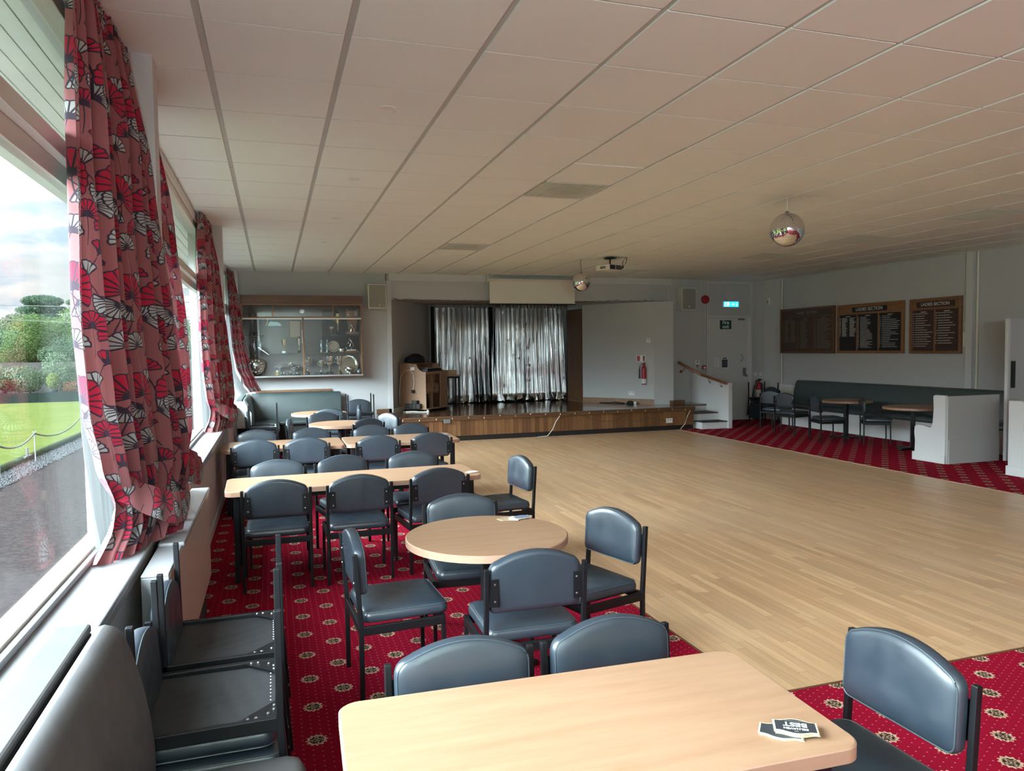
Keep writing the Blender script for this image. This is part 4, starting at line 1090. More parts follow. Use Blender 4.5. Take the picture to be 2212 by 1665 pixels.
q = MB(); q.lathe([(.03, 0), (.03, .02), (.008, .03), (.008, .14)], 10)
for k in range(7): a = -1.2+.4*k; q.tube([(0, 0, .14), (.05*math.sin(a), 0, .16+.02*math.cos(a)), (.11*math.sin(a), 0, .19+.03*math.cos(a*2))], .004, 5)
q.build('body', K['steel'], t)
t = trophy('silver_tin', 'round silver box on the right glass shelf', 1.305, S1, 15.06)
MB().lathe([(.06, 0), (.065, .01), (.065, .06), (.06, .075), (.02, .08)], 20).build('body', K['silver'], t, smooth=.6)

# --- loudspeakers on the wall
def speaker(label, x0, x1, z0, z1, badge, ang=.0):
    t = thing('wall_speaker', label, 'loudspeaker', ((x0+x1)/2, YB, (z0+z1)/2), 0, 'pale wall loudspeakers either side of the stage')
    w, h = (x1-x0)/2, (z1-z0)/2
    MB().prism([(-w, -.24), (w, -.24), (w*.96, -.03), (-w*.96, -.03)], -h, h).build('cabinet', K['offwhite'], t, bevel=.006)
    MB().box(-w+.018, -.246, -h+.02, w-.018, -.240, h-.02).build('grille', K['grille'], t, bevel=.002)
    MB().box(-.04, -.03, -.06, .04, -.001, .06).build('wall_bracket', K['grey_metal'], t)
    if badge == 'round': MB().lathe([(.022, -.249), (.020, -.252), (.001, -.253)], 14, (0, 0, -h+.085), 'y').build('badge', K['white_p'], t)
    else: MB().box(.02, -.250, -h+.05, .055, -.246, -h+.085).build('badge', K['gold'], t)
    return t
speaker('pale loudspeaker on the wall above the right of the trophy cabinet', 1.815, 2.185, 2.62, 3.11, 'square').rotation_euler.z = .10
speaker('pale loudspeaker on the wall between stage and fire exit', 8.93, 9.32, 2.61, 3.13, 'round').rotation_euler.z = .05
# trunking, cables
def pipe(label, pts, r, mat, cat='pipe', name='conduit', group=None): return tag(MB().tube(pts, r, 8).build(name, K[mat], smooth=.9), label, cat, group)
pipe('white conduit running down the end wall to the red call point', [(9.70, 15.215, CEIL), (9.70, 15.215, 1.34)], .016, 'wall_lt')
pipe('short conduit dropping to the lit exit sign', [(10.245, 15.2, 3.27), (10.245, 15.2, 2.93), (10.30, 15.17, 2.88), (10.30, 15.14, 2.85)], .013, 'wall_lt')
pipe('conduit beside the right of the stage opening', [(8.72, 15.22, 3.18), (8.74, 15.22, 1.9), (8.775, 15.22, .50)], .018, 'wall_lt')
pipe('white pipe in the far right corner next to the honours boards', [(11.53, 14.80, 0.0), (11.53, 14.80, CEIL)], .022, 'white_w')
pipe('pale pipe by the pilaster right of the honours boards', [(11.54, 9.68, 0.0), (11.54, 9.68, CEIL)], .022, 'white_w')
pipe('dark loose cable above the loudspeaker by the cabinet', [(2.24, 15.21, CEIL), (2.22, 15.2, 3.27), (2.23, 15.2, 3.2)], .007, 'cord_dark', 'cable', 'cable')
# red alarm things, notices
t = thing('alarm_bell', 'round red alarm sounder beside the exit sign', 'alarm', (9.69, YB, 2.875)); MB().lathe([(.10, -.02), (.105, -.04), (.095, -.07), (.06, -.085), (.001, -.09)], 24, axis='y').build('sounder', K['red'], t, smooth=.7); MB().lathe([(.06, -.001), (.06, -.022)], 16, axis='y').build('base', K['red'], t)
t = thing('call_point', 'red break glass call point at the foot of the conduit', 'fire alarm', (9.665, YB, 1.285)); MB().box(-.045, -.055, -.045, .045, -.001, .045).build('case', K['red'], t, bevel=.006); MB().box(-.028, -.058, -.03, .028, -.055, .012).build('window', K['sign_white'], t)
t = thing('notice', 'white notice with a dark symbol beside the call point', 'notice', (9.50, YB, 1.36)); MB().box(-.055, -.004, -.09, .055, -.001, .09).build('sheet', K['sign_white'], t); q = MB(); q.lathe([(.022, -.006), (.022, -.0045)], 12, (0, 0, .055), 'y'); q.box(-.045, -.006, -.055, .045, -.0045, -.01).box(-.045, -.006, -.082, .045, -.0045, -.062); q.build('print', K['grey_metal'], t)
t = thing('poster', 'dark poster on the fire exit door', 'poster', (10.23, YB-.022, 1.39)); MB().box(-.085, -.003, -.13, .085, -.0005, .13).build('sheet', K['paper'], t); MB().box(-.078, -.005, -.12, .078, -.003, .07).build('picture', K['poster'], t); MB().box(-.06, -.005, .085, .06, -.003, .115).build('heading', K['poster'], t)
t = thing('notice', 'faint white notice left of the poster on the fire exit door', 'notice', (10.02, YB-.022, 1.39)); MB().box(-.06, -.003, -.105, .06, -.0005, .105).build('sheet', K['paper'], t); q = MB(); [q.box(-.045, -.0045, .07-.03*k, .045-.02*(k % 3), -.003, .078-.03*k) for k in range(6)]; q.build('print', K['grille'], t)
t = thing('fire_exit_sign', 'dark green sign lettered Fire exit on the door', 'sign', (10.255, YB-.022, 2.285)); MB().box(-.155, -.006, -.105, .155, -.0005, .105).build('plate', K['green_sign'], t)
lettering('Fire', .118, K['sign_white'], t, face_m((0, -.007, .048), (1, 0, 0), (0, 0, 1)), .0006, bold=.0015); lettering('exit', .118, K['sign_white'], t, face_m((0, -.007, -.045), (1, 0, 0), (0, 0, 1)), .0006, bold=.0015)
t = thing('exit_light', 'lit blue-green emergency exit light box over the door', 'exit sign', (10.36, YB, 2.765)); MB().box(-.215, -.09, -.07, .215, -.012, .07).build('case', K['white_p'], t, bevel=.006); MB().box(-.205, -.094, -.06, .205, -.09, .062).build('face', K['exit_glow'], t)
q = MB(); q.beam((-.03, -.096, 0), (.07, -.096, 0), .016, .004).prism([(.05, -.035), (.09, 0), (.05, .035), (.065, 0)], -.098, -.095, axis='y')
q.build('arrow', K['exit_white'], t)
q = MB(); q.lathe([(.011, -.098), (.011, -.095)], 10, (-.150, 0, .038), 'y'); q.beam((-.155, -.096, .025), (-.165, -.096, -.015), .02, .004); q.beam((-.165, -.096, -.012), (-.135, -.096, -.05), .012, .004); q.beam((-.165, -.096, -.012), (-.19, -.096, -.045), .012, .004); q.beam((-.155, -.096, .018), (-.125, -.096, .0), .010, .004); q.beam((-.158, -.096, .018), (-.185, -.096, .02), .010, .004)
q.build('running_figure', K['exit_white'], t)
MB().box(-.11, -.097, -.045, -.065, -.094, .05).build('doorway', K['exit_white'], t)
q = MB(); q.beam((.15, -.096, .04), (.15, -.096, -.02), .012, .004); q.prism([(.125, -.01), (.15, -.045), (.175, -.01), (.15, -.02)], -.098, -.095, axis='y'); q.build('down_arrow', K['exit_white'], t)
t = thing('motion_sensor', 'small white motion sensor high on the corner casing', 'sensor', (11.36, 15.05, 2.84)); MB().box(-.045, -.035, -.075, .008, .035, .075).build('case', K['white_p'], t, bevel=.012); MB().box(-.052, -.025, -.05, -.045, .025, .01).build('lens', K['grille'], t)
t = thing('fire_extinguisher', 'red fire extinguisher with black hose on the stage partition', 'fire extinguisher', (8.02, 15.09, .93)); t.rotation_euler.z = -.9
MB().lathe([(.048, 0), (.055, .01), (.055, .36), (.045, .40), (.022, .425), (.022, .45)], 20).build('cylinder', K['red'], t, smooth=.8)
MB().box(-.025, -.03, .45, .025, .03, .475).beam((0, -.02, .47), (0, .10, .53), .022, .012).beam((0, -.01, .455), (0, .10, .455), .02, .010).build('valve', K['red'], t)
MB().tube([(0, -.025, .46), (-.03, -.055, .47), (-.065, -.075, .42), (-.07, -.08, .34)], .010, 8).build('hose', K['black'], t, smooth=True)
MB().tube([(-.07, -.08, .36), (-.07, -.085, .18), (-.07, -.085, .14)], [.018, .022, .027], 10).build('horn', K['black'], t, smooth=.9)
q = MB(); q.lathe([(.0558, .02), (.0558, .13)], 20); q.build('label_band', K['sign_white'], t)
t = thing('safety_sign', 'small white extinguisher sign with red squares on the partition', 'sign', (8.00, 15.19, 1.52)); t.rotation_euler.z = -.945
MB().box(-.12, -.004, -.075, .12, -.001, .075).build('plate', K['sign_white'], t); MB().box(-.10, -.006, -.06, -.02, -.004, .06).build('red_panel', K['red'], t); MB().box(.05, -.006, -.06, .10, -.004, .06).build('striped_panel', K['green_sign'], t); MB().box(.055, -.007, -.055, .095, -.006, .01).build('red_panel', K['red'], t)
def socket(label, name, M4, w, h, cat):
    t = thing(name, label, cat, M4.translation, M4.to_euler().z)
    MB().box(-w/2, -.011, -h/2, w/2, -.001, h/2).build('plate', K['white_p'], t, bevel=.003)
    q = MB(); n = 2 if w > .1 else 1
    for k in range(n):
        x = (k-.5)*w*.45 if n == 2 else 0
        q.box(x-.012, -.016, h*.12, x+.012, -.011, h*.34)
    q.build('switch', K['grille'], t)
    return t
def on_partition(s, z):
    d = (Vector((*PB, 0))-Vector((*PA, 0))); p = Vector((*PA, z))+d*s
    return Matrix.Translation(p+Vector((d.y, -d.x, 0)).normalized()*-.002*-1) @ Matrix.Rotation(math.atan2(d.y, d.x), 4, 'Z')
socket('white light switch above the extinguisher on the partition', 'light_switch', on_partition(.93, 1.93), .10, .10, 'light switch')
socket('double socket low on the stage partition', 'wall_socket', on_partition(.70, .72), .155, .095, 'socket')
socket('double socket set in the wooden stage front', 'wall_socket', Matrix.Translation((8.02, 13.966, .205)), .155, .10, 'socket')
socket('brass coloured switch plate on the wall right of the fire exit', 'light_switch', Matrix.Translation((11.10, YB, 1.10)), .09, .09, 'light switch')
socket('dark switch plate beside the brass one right of the fire exit', 'light_switch', Matrix.Translation((11.25, YB, 1.10)), .06, .09, 'light switch')
t = thing('thermostat', 'white control box on the wall right of the honours boards', 'thermostat', (XR, 9.95-.06, 1.84)); MB().box(-.03, -.06, -.13, -.001, .06, .13).build('case', K['white_p'], t, bevel=.005); MB().box(-.02, -.05, .17, -.001, .05, .30).build('junction_box', K['wall_lt'], t)
t = thing('fire_extinguisher', 'red fire extinguisher half hidden in the far right corner', 'fire extinguisher', (11.12, 15.10, .42)); MB().lathe([(.075, 0), (.08, .01), (.08, .40), (.06, .46), (.025, .49), (.025, .53)], 20).build('cylinder', K['red'], t, smooth=.8); MB().box(-.02, -.08, .53, .02, .03, .56).build('valve', K['black'], t)
MB().tube([(-.02, -.03, .54), (-.12, -.06, .52), (-.20, -.08, .35), (-.26, -.09, .10), (-.28, -.09, -.05)], .017, 8).build('hose', K['black'], t, smooth=True); MB().lathe([(.081, .12), (.081, .30)], 20).build('label_band', K['sign_white'], t)
t = thing('radiator', 'small white panel radiator at the end of the side bench', 'radiator', (XR-.01, 14.5, .2)); MB().box(-.09, -.30, 0, -.01, .30, .66).build('panel', K['white_p'], t, bevel=.012)
q = MB(); [q.box(-.096, -.27+.045*k, .04, -.09, -.245+.045*k, .62) for k in range(13)]; q.build('rib', K['white_p'], t); MB().box(-.08, -.28, -.196, -.03, -.25, 0).box(-.08, .25, -.196, -.03, .28, 0).build('foot', K['white_p'], t)

# --- projection screen
t = thing('projection_screen', 'roller projection screen pulled partly down over the stage', 'projector screen', (5.33, 15.02, 3.2))
MB().tube([(-1.0, 0, .035), (1.0, 0, .035)], .042, 12).build('roller_case', K['white_w'], t, smooth=.8)
MB().box(-.965, -.03, -.46, .965, -.027, .02).build('screen', K['screen'], t); MB().box(-.985, -.042, -.485, .985, -.017, -.46).build('bottom_bar', K['black'], t, bevel=.004)
MB().box(-1.02, -.045, -.02, -.995, .05, .13).box(.995, -.045, -.02, 1.02, .05, .13).build('end_bracket', K['white_w'], t)
MB().tube([(-.72, -.03, -.485), (-.72, -.03, -.54)], .003, 5).build('pull_cord', K['cord_white'], t)

# --- honours boards
def board(label, ya, yb_, z0, z1, cols, frame, panel, head_bg, head_txt, letter, hsize, rows, hw):
    """ya > yb_: the board runs from ya (far end) to yb_ (near end) along the side wall"""
    L = ya-yb_
    t = thing('honours_board', label, 'honours board', (XR, ya, z0), -PI/2, 'wooden honours boards on the side wall'); H = z1-z0
    b = MB(); b.box(0, -.06, 0, .05, -.001, H).box(L-.05, -.06, 0, L, -.001, H).box(.05, -.06, 0, L-.05, -.001, .05).box(.05, -.06, H-.05, L-.05, -.001, H)
    b.build('frame', K[frame], t, bevel=.006)
    hz = H-.20
    MB().box(.05, -.035, .05, L-.05, -.001, H-.05).build('backboard', K[panel if head_bg is None else frame], t)
    if head_bg: MB().box(L/2-hw/2, -.042, hz+.03, L/2+hw/2, -.035, H-.065).build('heading_panel', K[head_bg], t)
    b = MB(); b.box(.05, -.050, hz-.012, L-.05, -.035, hz+.012)
    x = .05
    xs = []
    tot = sum(cols)
    for k, c in enumerate(cols):
        w = (L-.10)*c/tot; xs.append((x+.018, x+w-.018)); x += w
        if k < len(cols)-1: b.box(x-.016, -.050, .05, x+.016, -.035, hz)
    b.build('rail', K[frame], t, bevel=.003)
    lettering(head_txt, hsize, K[letter], t, face_m((L/2, -.0435 if head_bg else -.036, hz+.02+(H-.05-hz-.02)/2), (1, 0, 0), (0, 0, 1)), .0008, bold=.001)
    rnd = random.Random(int(ya*100))
    for k, (a, c) in enumerate(xs):
        MB().box(a-.004, -.040, .055, c+.004, -.035, hz-.015).build('name_panel', K[panel], t)
        q = MB(); n, sub, fill, bot = rows[k]
        q.box((a+c)/2-.06, -.0415, hz-.055, (a+c)/2+.06, -.040, hz-.042)
        top = hz-.085
        for i in range(n):
            z = top-(top-.09)*bot*i/n
            for s0, s1 in sub:
                xa = a+(c-a)*s0; xb = a+(c-a)*(s0+(s1-s0)*rnd.uniform(*fill))
                xx = xa
                while xx < xb-.004:
                    w = rnd.uniform(.012, .045); q.box(xx, -.0415, z, min(xx+w, xb), -.040, z+.0105); xx += w+.008
        q.build('name_line', K[letter if head_bg else 'letter_dim'], t)
    return t
board('honours board nearest the corner, faded brown panels with dim names', 14.83, 13.06, 1.59, 2.625, (1.0, 1.05, 1.1), 'teak', 'board_bk', None, 'LADIES   SECTION', 'letter_dim', .085, [(19, [(0, .08), (.14, .52), (.58, .98)], (.6, .95), .78), (24, [(.02, .10), (.18, .95)], (.4, .75), 1), (24, [(.02, .1), (.16, .98)], (.45, 1), 1)], 1)
board('middle honours board with black panels and a black heading', 12.97, 11.22, 1.595, 2.61, (1.0, 1.12, 1.12), 'oak', 'board_dk', 'board_dk', 'LADIES SECTION', 'letter', .095, [(20, [(0, .07), (.14, .48), (.60, .98)], (.6, .95), .62), (23, [(0, .10), (.13, .98)], (.35, .75), 1), (18, [(0, .10), (.13, .98)], (.4, .98), 1)], .92)
board('smaller honours board with brown panels nearest the camera', 11.07, 9.97, 1.59, 2.61, (1, 1), 'teak_lt', 'board_br', 'board_br', 'LADIES SECTION', 'letter', .082, [(15, [(0, .09), (.11, 1)], (.45, .98), 1), (13, [(0, .09), (.11, 1)], (.45, .98), .92)], .82)

# =================================================================== CEILING FITTINGS
for k, (i, j) in enumerate(VENTS):
    lab = ['large square grey ceiling grille nearest the camera', 'grey ceiling grille beyond the first, towards the stage', 'sooty ceiling grille over the side of the hall by the honours boards', 'ceiling grille at the right edge of the hall', 'far ceiling grille near the fire exit corner'][k]
    t = thing('ceiling_vent', lab, 'vent', ((xi(i)+xi(i+1))/2, (yj(j)+yj(j+1))/2, CEIL), 0, 'square grilles in the ceiling')
    h = T/2-.02
    MB().box(-h, -h, -.004, h, -h+.02, .012).box(-h, h-.02, -.004, h, h, .012).box(-h, -h+.02, -.004, -h+.02, h-.02, .012).box(h-.02, -h+.02, -.004, h, h-.02, .012).build('frame', K['vent'], t)
    q = MB(); n = 26
    for a in range(n):
        x = -h+.03+(2*h-.06)*a/(n-1); q.box(x-.006, -h+.02, -.004, x+.006, h-.02, .006)
    for a in range(n):
        y = -h+.03+(2*h-.06)*a/(n-1); q.box(-h+.02, y-.004, .0, h-.02, y+.004, .004)
    q.build('slat', K['vent'], t)
    MB().box(-h, -h, .008, h, h, .012).build('backing', K['grille'], t)
    MB().lathe([(.02, .0), (.20, .0), (.20, .0075), (.02, .0075)], 28, (.02, .0, 0)).build('diffuser_cone', K['grille'], t)
for k, y in enumerate((4.873, 6.924, 9.0, 10.98, 13.08)):
    lab = ['recessed downlight nearest the camera', 'second recessed downlight from the camera', 'third recessed downlight from the camera', 'fourth recessed downlight from the camera', 'last recessed downlight before the end wall'][k]
    t = thing('downlight', lab+', over the row of tables', 'ceiling light', (.748, y, CEIL), 0, 'recessed downlights over the tables')
    MB().lathe([(.058, -.001), (.056, -.007), (.036, -.004), (.034, .0), (.036, .004)], 24).build('bezel', K['white_p'], t, smooth=.7)
    MB().lathe([(.034, .004), (.030, .010), (.012, .011)], 20).build('lamp', K['grille'], t, smooth=.7)
def disco(label, x, y, zc, R, kinked):
    t = thing('mirror_ball', label, 'mirror ball', (x, y, zc), 0, 'mirror balls hung from the ceiling')
    b = MB(); rnd = random.Random(5); N = 44
    for i in range(N):
        a0, a1 = -PI/2+PI*i/N, -PI/2+PI*(i+1)/N; am = (a0+a1)/2
        m = max(6, int(2*N*math.cos(am)))
        for k in range(m):
            t0, t1 = 2*PI*(k+.05)/m, 2*PI*(k+.95)/m
            j = [rnd.uniform(-.0007, .0007) for _ in range(2)]
            v = []
            for a, th, s in ((a0+.004, t0, 1), (a0+.004, t1, -1), (a1-.004, t1, 1), (a1-.004, t0, -1)):
                r = R*(1+(j[0]*s+j[1]*(1 if a > am else -1))*1.0)
                v.append((r*math.cos(a)*math.cos(th), r*math.cos(a)*math.sin(th), r*math.sin(a)))
            b.add(v, [(0, 1, 2, 3)])
    b.build('mirror_tiles', K['mirror'], t)
    MB().lathe([(R*.985*math.cos(-PI/2+PI*k/20)+.0005, R*.985*math.sin(-PI/2+PI*k/20)) for k in range(21)], 40).build('core', K['grey_metal'], t, smooth=True)
    MB().lathe([(.018, R-.004), (.018, R+.012), (.006, R+.02)], 12).build('cap', K['grey_metal'], t)
    top = CEIL-zc
    pts = [(0, 0, R), (.0, 0, R+(top-R)*.4), (-.018, 0, R+(top-R)*.7), (-.006, 0, top)] if kinked else [(0, 0, R), (0, 0, top)]
    MB().tube(pts, .004, 6).build('hanging_wire', K['cord_dark' if kinked else 'steel'], t)
    return t
disco('large mirror ball hanging over the dance floor', 5.232, 6.64, 3.003, .178, False)
disco('farther mirror ball hanging by the projection screen', 5.233, 12.15, 2.943, .165, True)
t = thing('projector', 'white ceiling projector facing the stage, sockets and vents towards the room', 'projector', (5.60, 11.75, CEIL), .42)
MB().lathe([(.11, -.02), (.10, -.03), (.02, -.035)], 16).build('ceiling_plate', K['black'], t); MB().tube([(0, 0, -.03), (0, 0, -.14)], .014, 8).build('pole', K['black'], t)
MB().box(-.20, -.15, -.235, .20, .15, -.145).build('body', K['offwhite'], t, bevel=.01)
MB().box(-.18, -.152, -.228, -.04, -.149, -.152).build('vent_grille', K['black'], t); MB().box(-.03, -.152, -.228, .185, -.149, -.152).build('socket_panel', K['grey_metal'], t)
q = MB()
for x, z, w in ((.0, -.17, .03), (.05, -.17, .04), (.0, -.205, .05), (.07, -.205, .06), (.14, -.18, .03)): q.box(x-.01, -.156, z-.012, x+w, -.152, z+.012)
q.build('socket', K['black'], t); MB().box(-.203, -.07, -.215, -.199, .05, -.17).build('lens_window', K['grey_metal'], t)
MB().tube([(.15, -.15, -.18), (.19, -.20, -.10), (.21, -.2, -.01)], .007, 6).tube([(.16, -.15, -.17), (.14, -.17, -.08), (.20, -.19, -.005)], .006, 6).build('cable', K['cord_dark'], t)
MB().tube([(.13, -.15, -.215), (.22, -.19, -.19), (.25, -.2, -.10), (.215, -.2, -.01)], .008, 6).build('cable', K['cord_white'], t)

# =================================================================== ON THE STAGE
def lame(label, x0, x1, folds, seed):
    kn = [(2.80, x0, 17.36, x1, 17.40), (2.2, x0, 17.33, x1, 17.37), (1.2, x0-.01, 17.30, x1+.01, 17.33), (.492, x0-.03, 17.24, x1+.03, 17.28)]
    b = MB(); rnd = random.Random(seed); v = []; uv = []; nz, nu = 80, 260
    ph = [rnd.uniform(0, 6.28) for _ in range(8)]; am = [rnd.uniform(.45, 1.5) for _ in range(60)]
    for i in range(nz+1):
        z = 2.80+(.492-2.80)*i/nz; a, c, d, e = lerp_knots(kn, z); s = (2.80-z)/2.3
        for j in range(nu+1):
            u = j/nu; uu = u+.012*math.sin(7*u+ph[0]+1.1*s)+.008*math.sin(19*u+ph[1]-1.7*s)
            f = math.sin(2*PI*folds*uu+ph[2]); f = math.copysign(abs(f)**.8, f)*am[int(uu*folds) % 60]
            g = math.sin(2*PI*folds*3.1*uu+ph[3]+3*s)
            o = (.034+.060*min(1, s*1.1))*f+.010*g*(1.15-s*.5)+.02*s*math.sin(5*u+4*s+ph[4])
            pud = max(0, s-.93)/.07
            v.append((a+(d-a)*u+.02*math.sin(2*PI*folds*uu)*s+.05*pud*math.sin(2*PI*folds*.5*u+ph[5]), c+(e-c)*u+o-.09*pud*(.5+.5*math.sin(2*PI*folds*uu*.7+ph[6])), z+.022*pud*math.sin(40*u+ph[7])+.024*pud)); uv.append((u, z))
    n = nu+1
    o = b.add(v, [(i*n+j, i*n+j+1, (i+1)*n+j+1, (i+1)*n+j) for i in range(nz) for j in range(nu)], uv).build('stage_curtain', K['lame'], smooth=PI, recalc=False)
    tag(o, label, 'curtain', 'shiny silver stage curtains')
    q = MB()
    for k in range(int((x1-x0)/.09)): x = x0+.05+.09*k; q.box(x-.022, 17.32, 2.77, x+.022, 17.34, 2.845)
    q.build('heading_tab', K['lame'], o)
    return o
lame('left shiny silver curtain at the back of the stage', 3.66, 5.02, 11, 4)
lame('right shiny silver curtain at the back of the stage', 5.10, 7.0, 15, 9)
tag(MB().tube([(3.65, 17.40, 2.825), (7.02, 17.40, 2.825)], .012, 8).build('curtain_rail', K['white_p'], smooth=.8), 'thin white rail the silver stage curtains hang from', 'rail')
tag(MB().box(3.64, 17.60, STZ, 7.05, 17.62, 2.82).build('backcloth', K['black_matt']), 'black backcloth behind the silver stage curtains', 'curtain')
# disc jockey's desk
A_, B_, C_ = Vector((2.60, 15.78, 0)), Vector((3.04, 15.33, 0)), Vector((3.67, 16.03, 0))
ang = math.atan2(C_.y-B_.y, C_.x-B_.x)
t = thing('equipment_desk', 'beech equipment desk with pigeonholes at the left of the stage', 'desk', (3.04, 15.33, STZ), ang)
W_, D_ = .93, .64            # local: front along +x from the near corner, depth along +y
MB().box(-.03, -.06, .045, W_+.06, D_+.02, .065).build('base_board', K['beech'], t, bevel=.004)
pp = [(0, .065), (0, .835)]+[(.22*math.sin(PI/2*k/8)+0, .835+.165*(1-math.cos(PI/2*k/8))) for k in range(1, 9)]+[(.36, 1.0), (D_, 1.0), (D_, .065)]
MB().prism(pp, 0, .022, axis='x').build('side_panel', K['beech'], t); MB().prism(pp, W_-.022, W_, axis='x').build('side_panel', K['beech'], t)
MB().box(.022, D_-.02, .065, W_-.022, D_, 1.0).build('back_panel', K['beech'], t); MB().box(.022, .02, .78, W_-.022, D_-.02, .80).build('shelf', K['beech'], t)
MB().box(.022, .0, .80, W_-.022, .02, .84).build('front_rail', K['beech'], t)
MB().box(0, .36, 1.0, W_, D_, 1.02).build('top', K['beech'], t, bevel=.003); MB().box(.30, .02, .065, .32, D_-.02, .78).build('divider', K['beech'], t)
MB().box(.62, .0, .065, W_-.022, .022, .80).build('front_panel', K['beech'], t)
MB().box(.022, .05, .56, .62, D_-.03, .58).build('shelf', K['beech'], t); MB().box(.022, .05, .37, .62, D_-.03, .39).build('shelf', K['beech'], t)
for x in (.18, .32, .46): MB().box(x, .06, .58, x+.015, D_-.03, .78).build('divider', K['beech'], t)
o = MB().box(.04, .03, .40, .60, .10, .55).build('drawer', K['beech'], t, bevel=.004); MB().lathe([(.018, .028), (.014, .012), (.001, .008)], 12, (.40, 0, .475), 'y').build('knob', K['black'], o)
for x, y in ((.06, .05), (.06, .55), (.85, .05), (.85, .55)): MB().lathe([(.022, -.006), (.028, .0), (.022, .006)], 14, (x, y, .0265), 'x').box(x-.008, y-.012, .02, x+.008, y+.012, .046).build('castor', K['black'], t)
tr_ = Matrix.Translation((3.04, 15.33, STZ)) @ Matrix.Rotation(ang, 4, 'Z')
def W(x, y, z): return tuple(tr_ @ Vector((x, y, z)))
def blobby(name, label, cat, pts, mat, loc, rz, seed=1, sub=2):
    """soft bag or crumpled cloth: a lumpy closed surface over an outline"""
    rnd = random.Random(seed); R = []; n = 28
    for h, s in pts:
        R.append([(loc_x*(s*(1+.07*math.sin(5*a+seed)+.05*math.sin(9*a+h*30))), loc_y*(s*(1+.07*math.sin(4*a+seed*2+h*20))), h+.012*math.sin(3*a+h*25)) for a in [2*PI*k/n for k in range(n)] for loc_x, loc_y in [(.30*math.cos(a), .17*math.sin(a))]])
    o = MB().loft(R).build(name, K[mat], smooth=1.0, loc=loc); o.rotation_euler.z = rz
    return tag(o, label, cat)
o = blobby('equipment_bag', 'slumped black bag lying on top of the equipment desk', 'bag', [(.0, .9), (.02, 1.05), (.08, 1.05), (.13, .88), (.165, .62), (.185, .3), (.19, .05)], 'black_matt', W(.40, .50, 1.022), ang, 3)
MB().tube([(-.12, -.12, .10), (-.04, -.15, .15), (.06, -.14, .14), (.12, -.11, .09)], .010, 6).build('handle', K['black'], o, smooth=True)
o = tag(MB().loft([[(x*s, y*s, z) for x, y in rrect(-.30, -.16, .30, .16, .02)] for z, s in ((0, 1), (.05, 1), (.062, .97))]).build('mixer', K['black'], smooth=.6, loc=W(.40, .17, .842)), 'black mixing console in the well of the equipment desk', 'mixer'); o.rotation_euler.z = ang
q = MB(); [q.box(-.24+.05*i, -.10+.05*j, .062, -.225+.05*i, -.085+.05*j, .072) for i in range(10) for j in range(4)]; q.build('knob', K['grey_metal'], o)
o = tag(MB().box(-.17, -.14, 0, .17, .14, .22).build('amplifier', K['black'], bevel=.01, loc=W(.20+.10, .24, .0655)), 'black amplifier on the bottom shelf of the equipment desk', 'amplifier'); o.rotation_euler.z = ang
MB().tube([(.17, -.05, .06), (.21, -.05, .06), (.22, -.05, .11), (.21, -.05, .16), (.17, -.05, .16)], .010, 6).build('handle', K['black'], o)
o = tag(MB().box(-.13, -.12, 0, .13, .12, .10).build('mixer', K['black'], bevel=.01, loc=W(.28, .25, .287)), 'black box on the amplifier in the equipment desk', 'amplifier'); o.rotation_euler.z = ang
# boxes and cable by the side of the desk
def side(u, off, z): return W(-off, u, z)
def small_box(label, u, z, w, h):
    o = tag(MB().box(-w/2, -.05, 0, w/2, .05, h).build('speaker_box', K['black'], bevel=.005, loc=side(u, .055, z)), label, 'speaker', 'little black boxes beside the desk'); o.rotation_euler.z = ang+PI/2
    MB().box(-w/2+.012, -.053, .012, w/2-.012, -.05, h-.012).build('grille', K['dark'], o).rotation_euler = (0, 0, PI); return o
for k in range(4): small_box(['nearest of the four small black boxes in a row beside the desk', 'second of the four small black boxes beside the desk', 'third of the four small black boxes beside the desk', 'farthest of the four small black boxes beside the desk'][k], .14+.093*k, .066, .088, .10)
small_box('small black box resting on the row beside the desk', .235, .168, .12, .07)
o = tag(MB().box(-.05, -.002, -.032, .05, .001, .032).build('paper_label', K['paper'], loc=side(.32, .004, .905)), 'small white label stuck to the side of the equipment desk', 'label'); o.rotation_euler = (0, .09, ang+PI/2)
t = thing('extension_lead', 'cream mains cable looped over the side of the equipment desk', 'cable', side(.5, .02, 0))
def rel(o, pts): return [tuple(Vector(p)-Vector(o)) for p in pts]
o_ = side(.5, .02, 0)
MB().tube(rel(o_, [side(.30, .02, .45), side(.27, .02, .62), side(.29, .02, .80), side(.38, .02, .88), side(.50, .02, .86), side(.60, .03, .72), side(.62, .05, .45), side(.60, .08, .2), side(.62, .12, .012), side(.72, .2, .008)]), .009, 6).build('cord', K['cord_white'], t, smooth=True)
MB().box(-.03, -.03, -.04, .03, .03, .03).build('plug', K['black'], t, bevel=.006, loc=Vector(side(.305, .03, .43))-Vector(o_))
t = thing('extension_lead', 'white lead with a plug trailing on the stage in front of the desk', 'cable', (2.75, 15.3, STZ))
MB().tube([(-.18, .1, .01), (-.10, .16, .01), (.05, .13, .01), (.10, .04, .01), (0, -.03, .01), (-.12, .0, .01), (-.14, .07, .01), (0, .0, .012), (.15, -.05, .010), (.28, -.10, .010)], .010, 6).build('cord', K['cord_white'], t, smooth=True)
MB().lathe([(.025, 0), (.03, .02), (.02, .045), (.001, .05)], 12, (.30, -.11, 0)).build('plug', K['white_p'], t, smooth=.8)
t = thing('side_table', 'small black-legged table with a wood top behind the equipment desk', 'table', (3.80, 16.33, STZ)); MB().box(-.20, -.20, .70, .20, .20, .728).build('tabletop', K['beech'], t, bevel=.004)
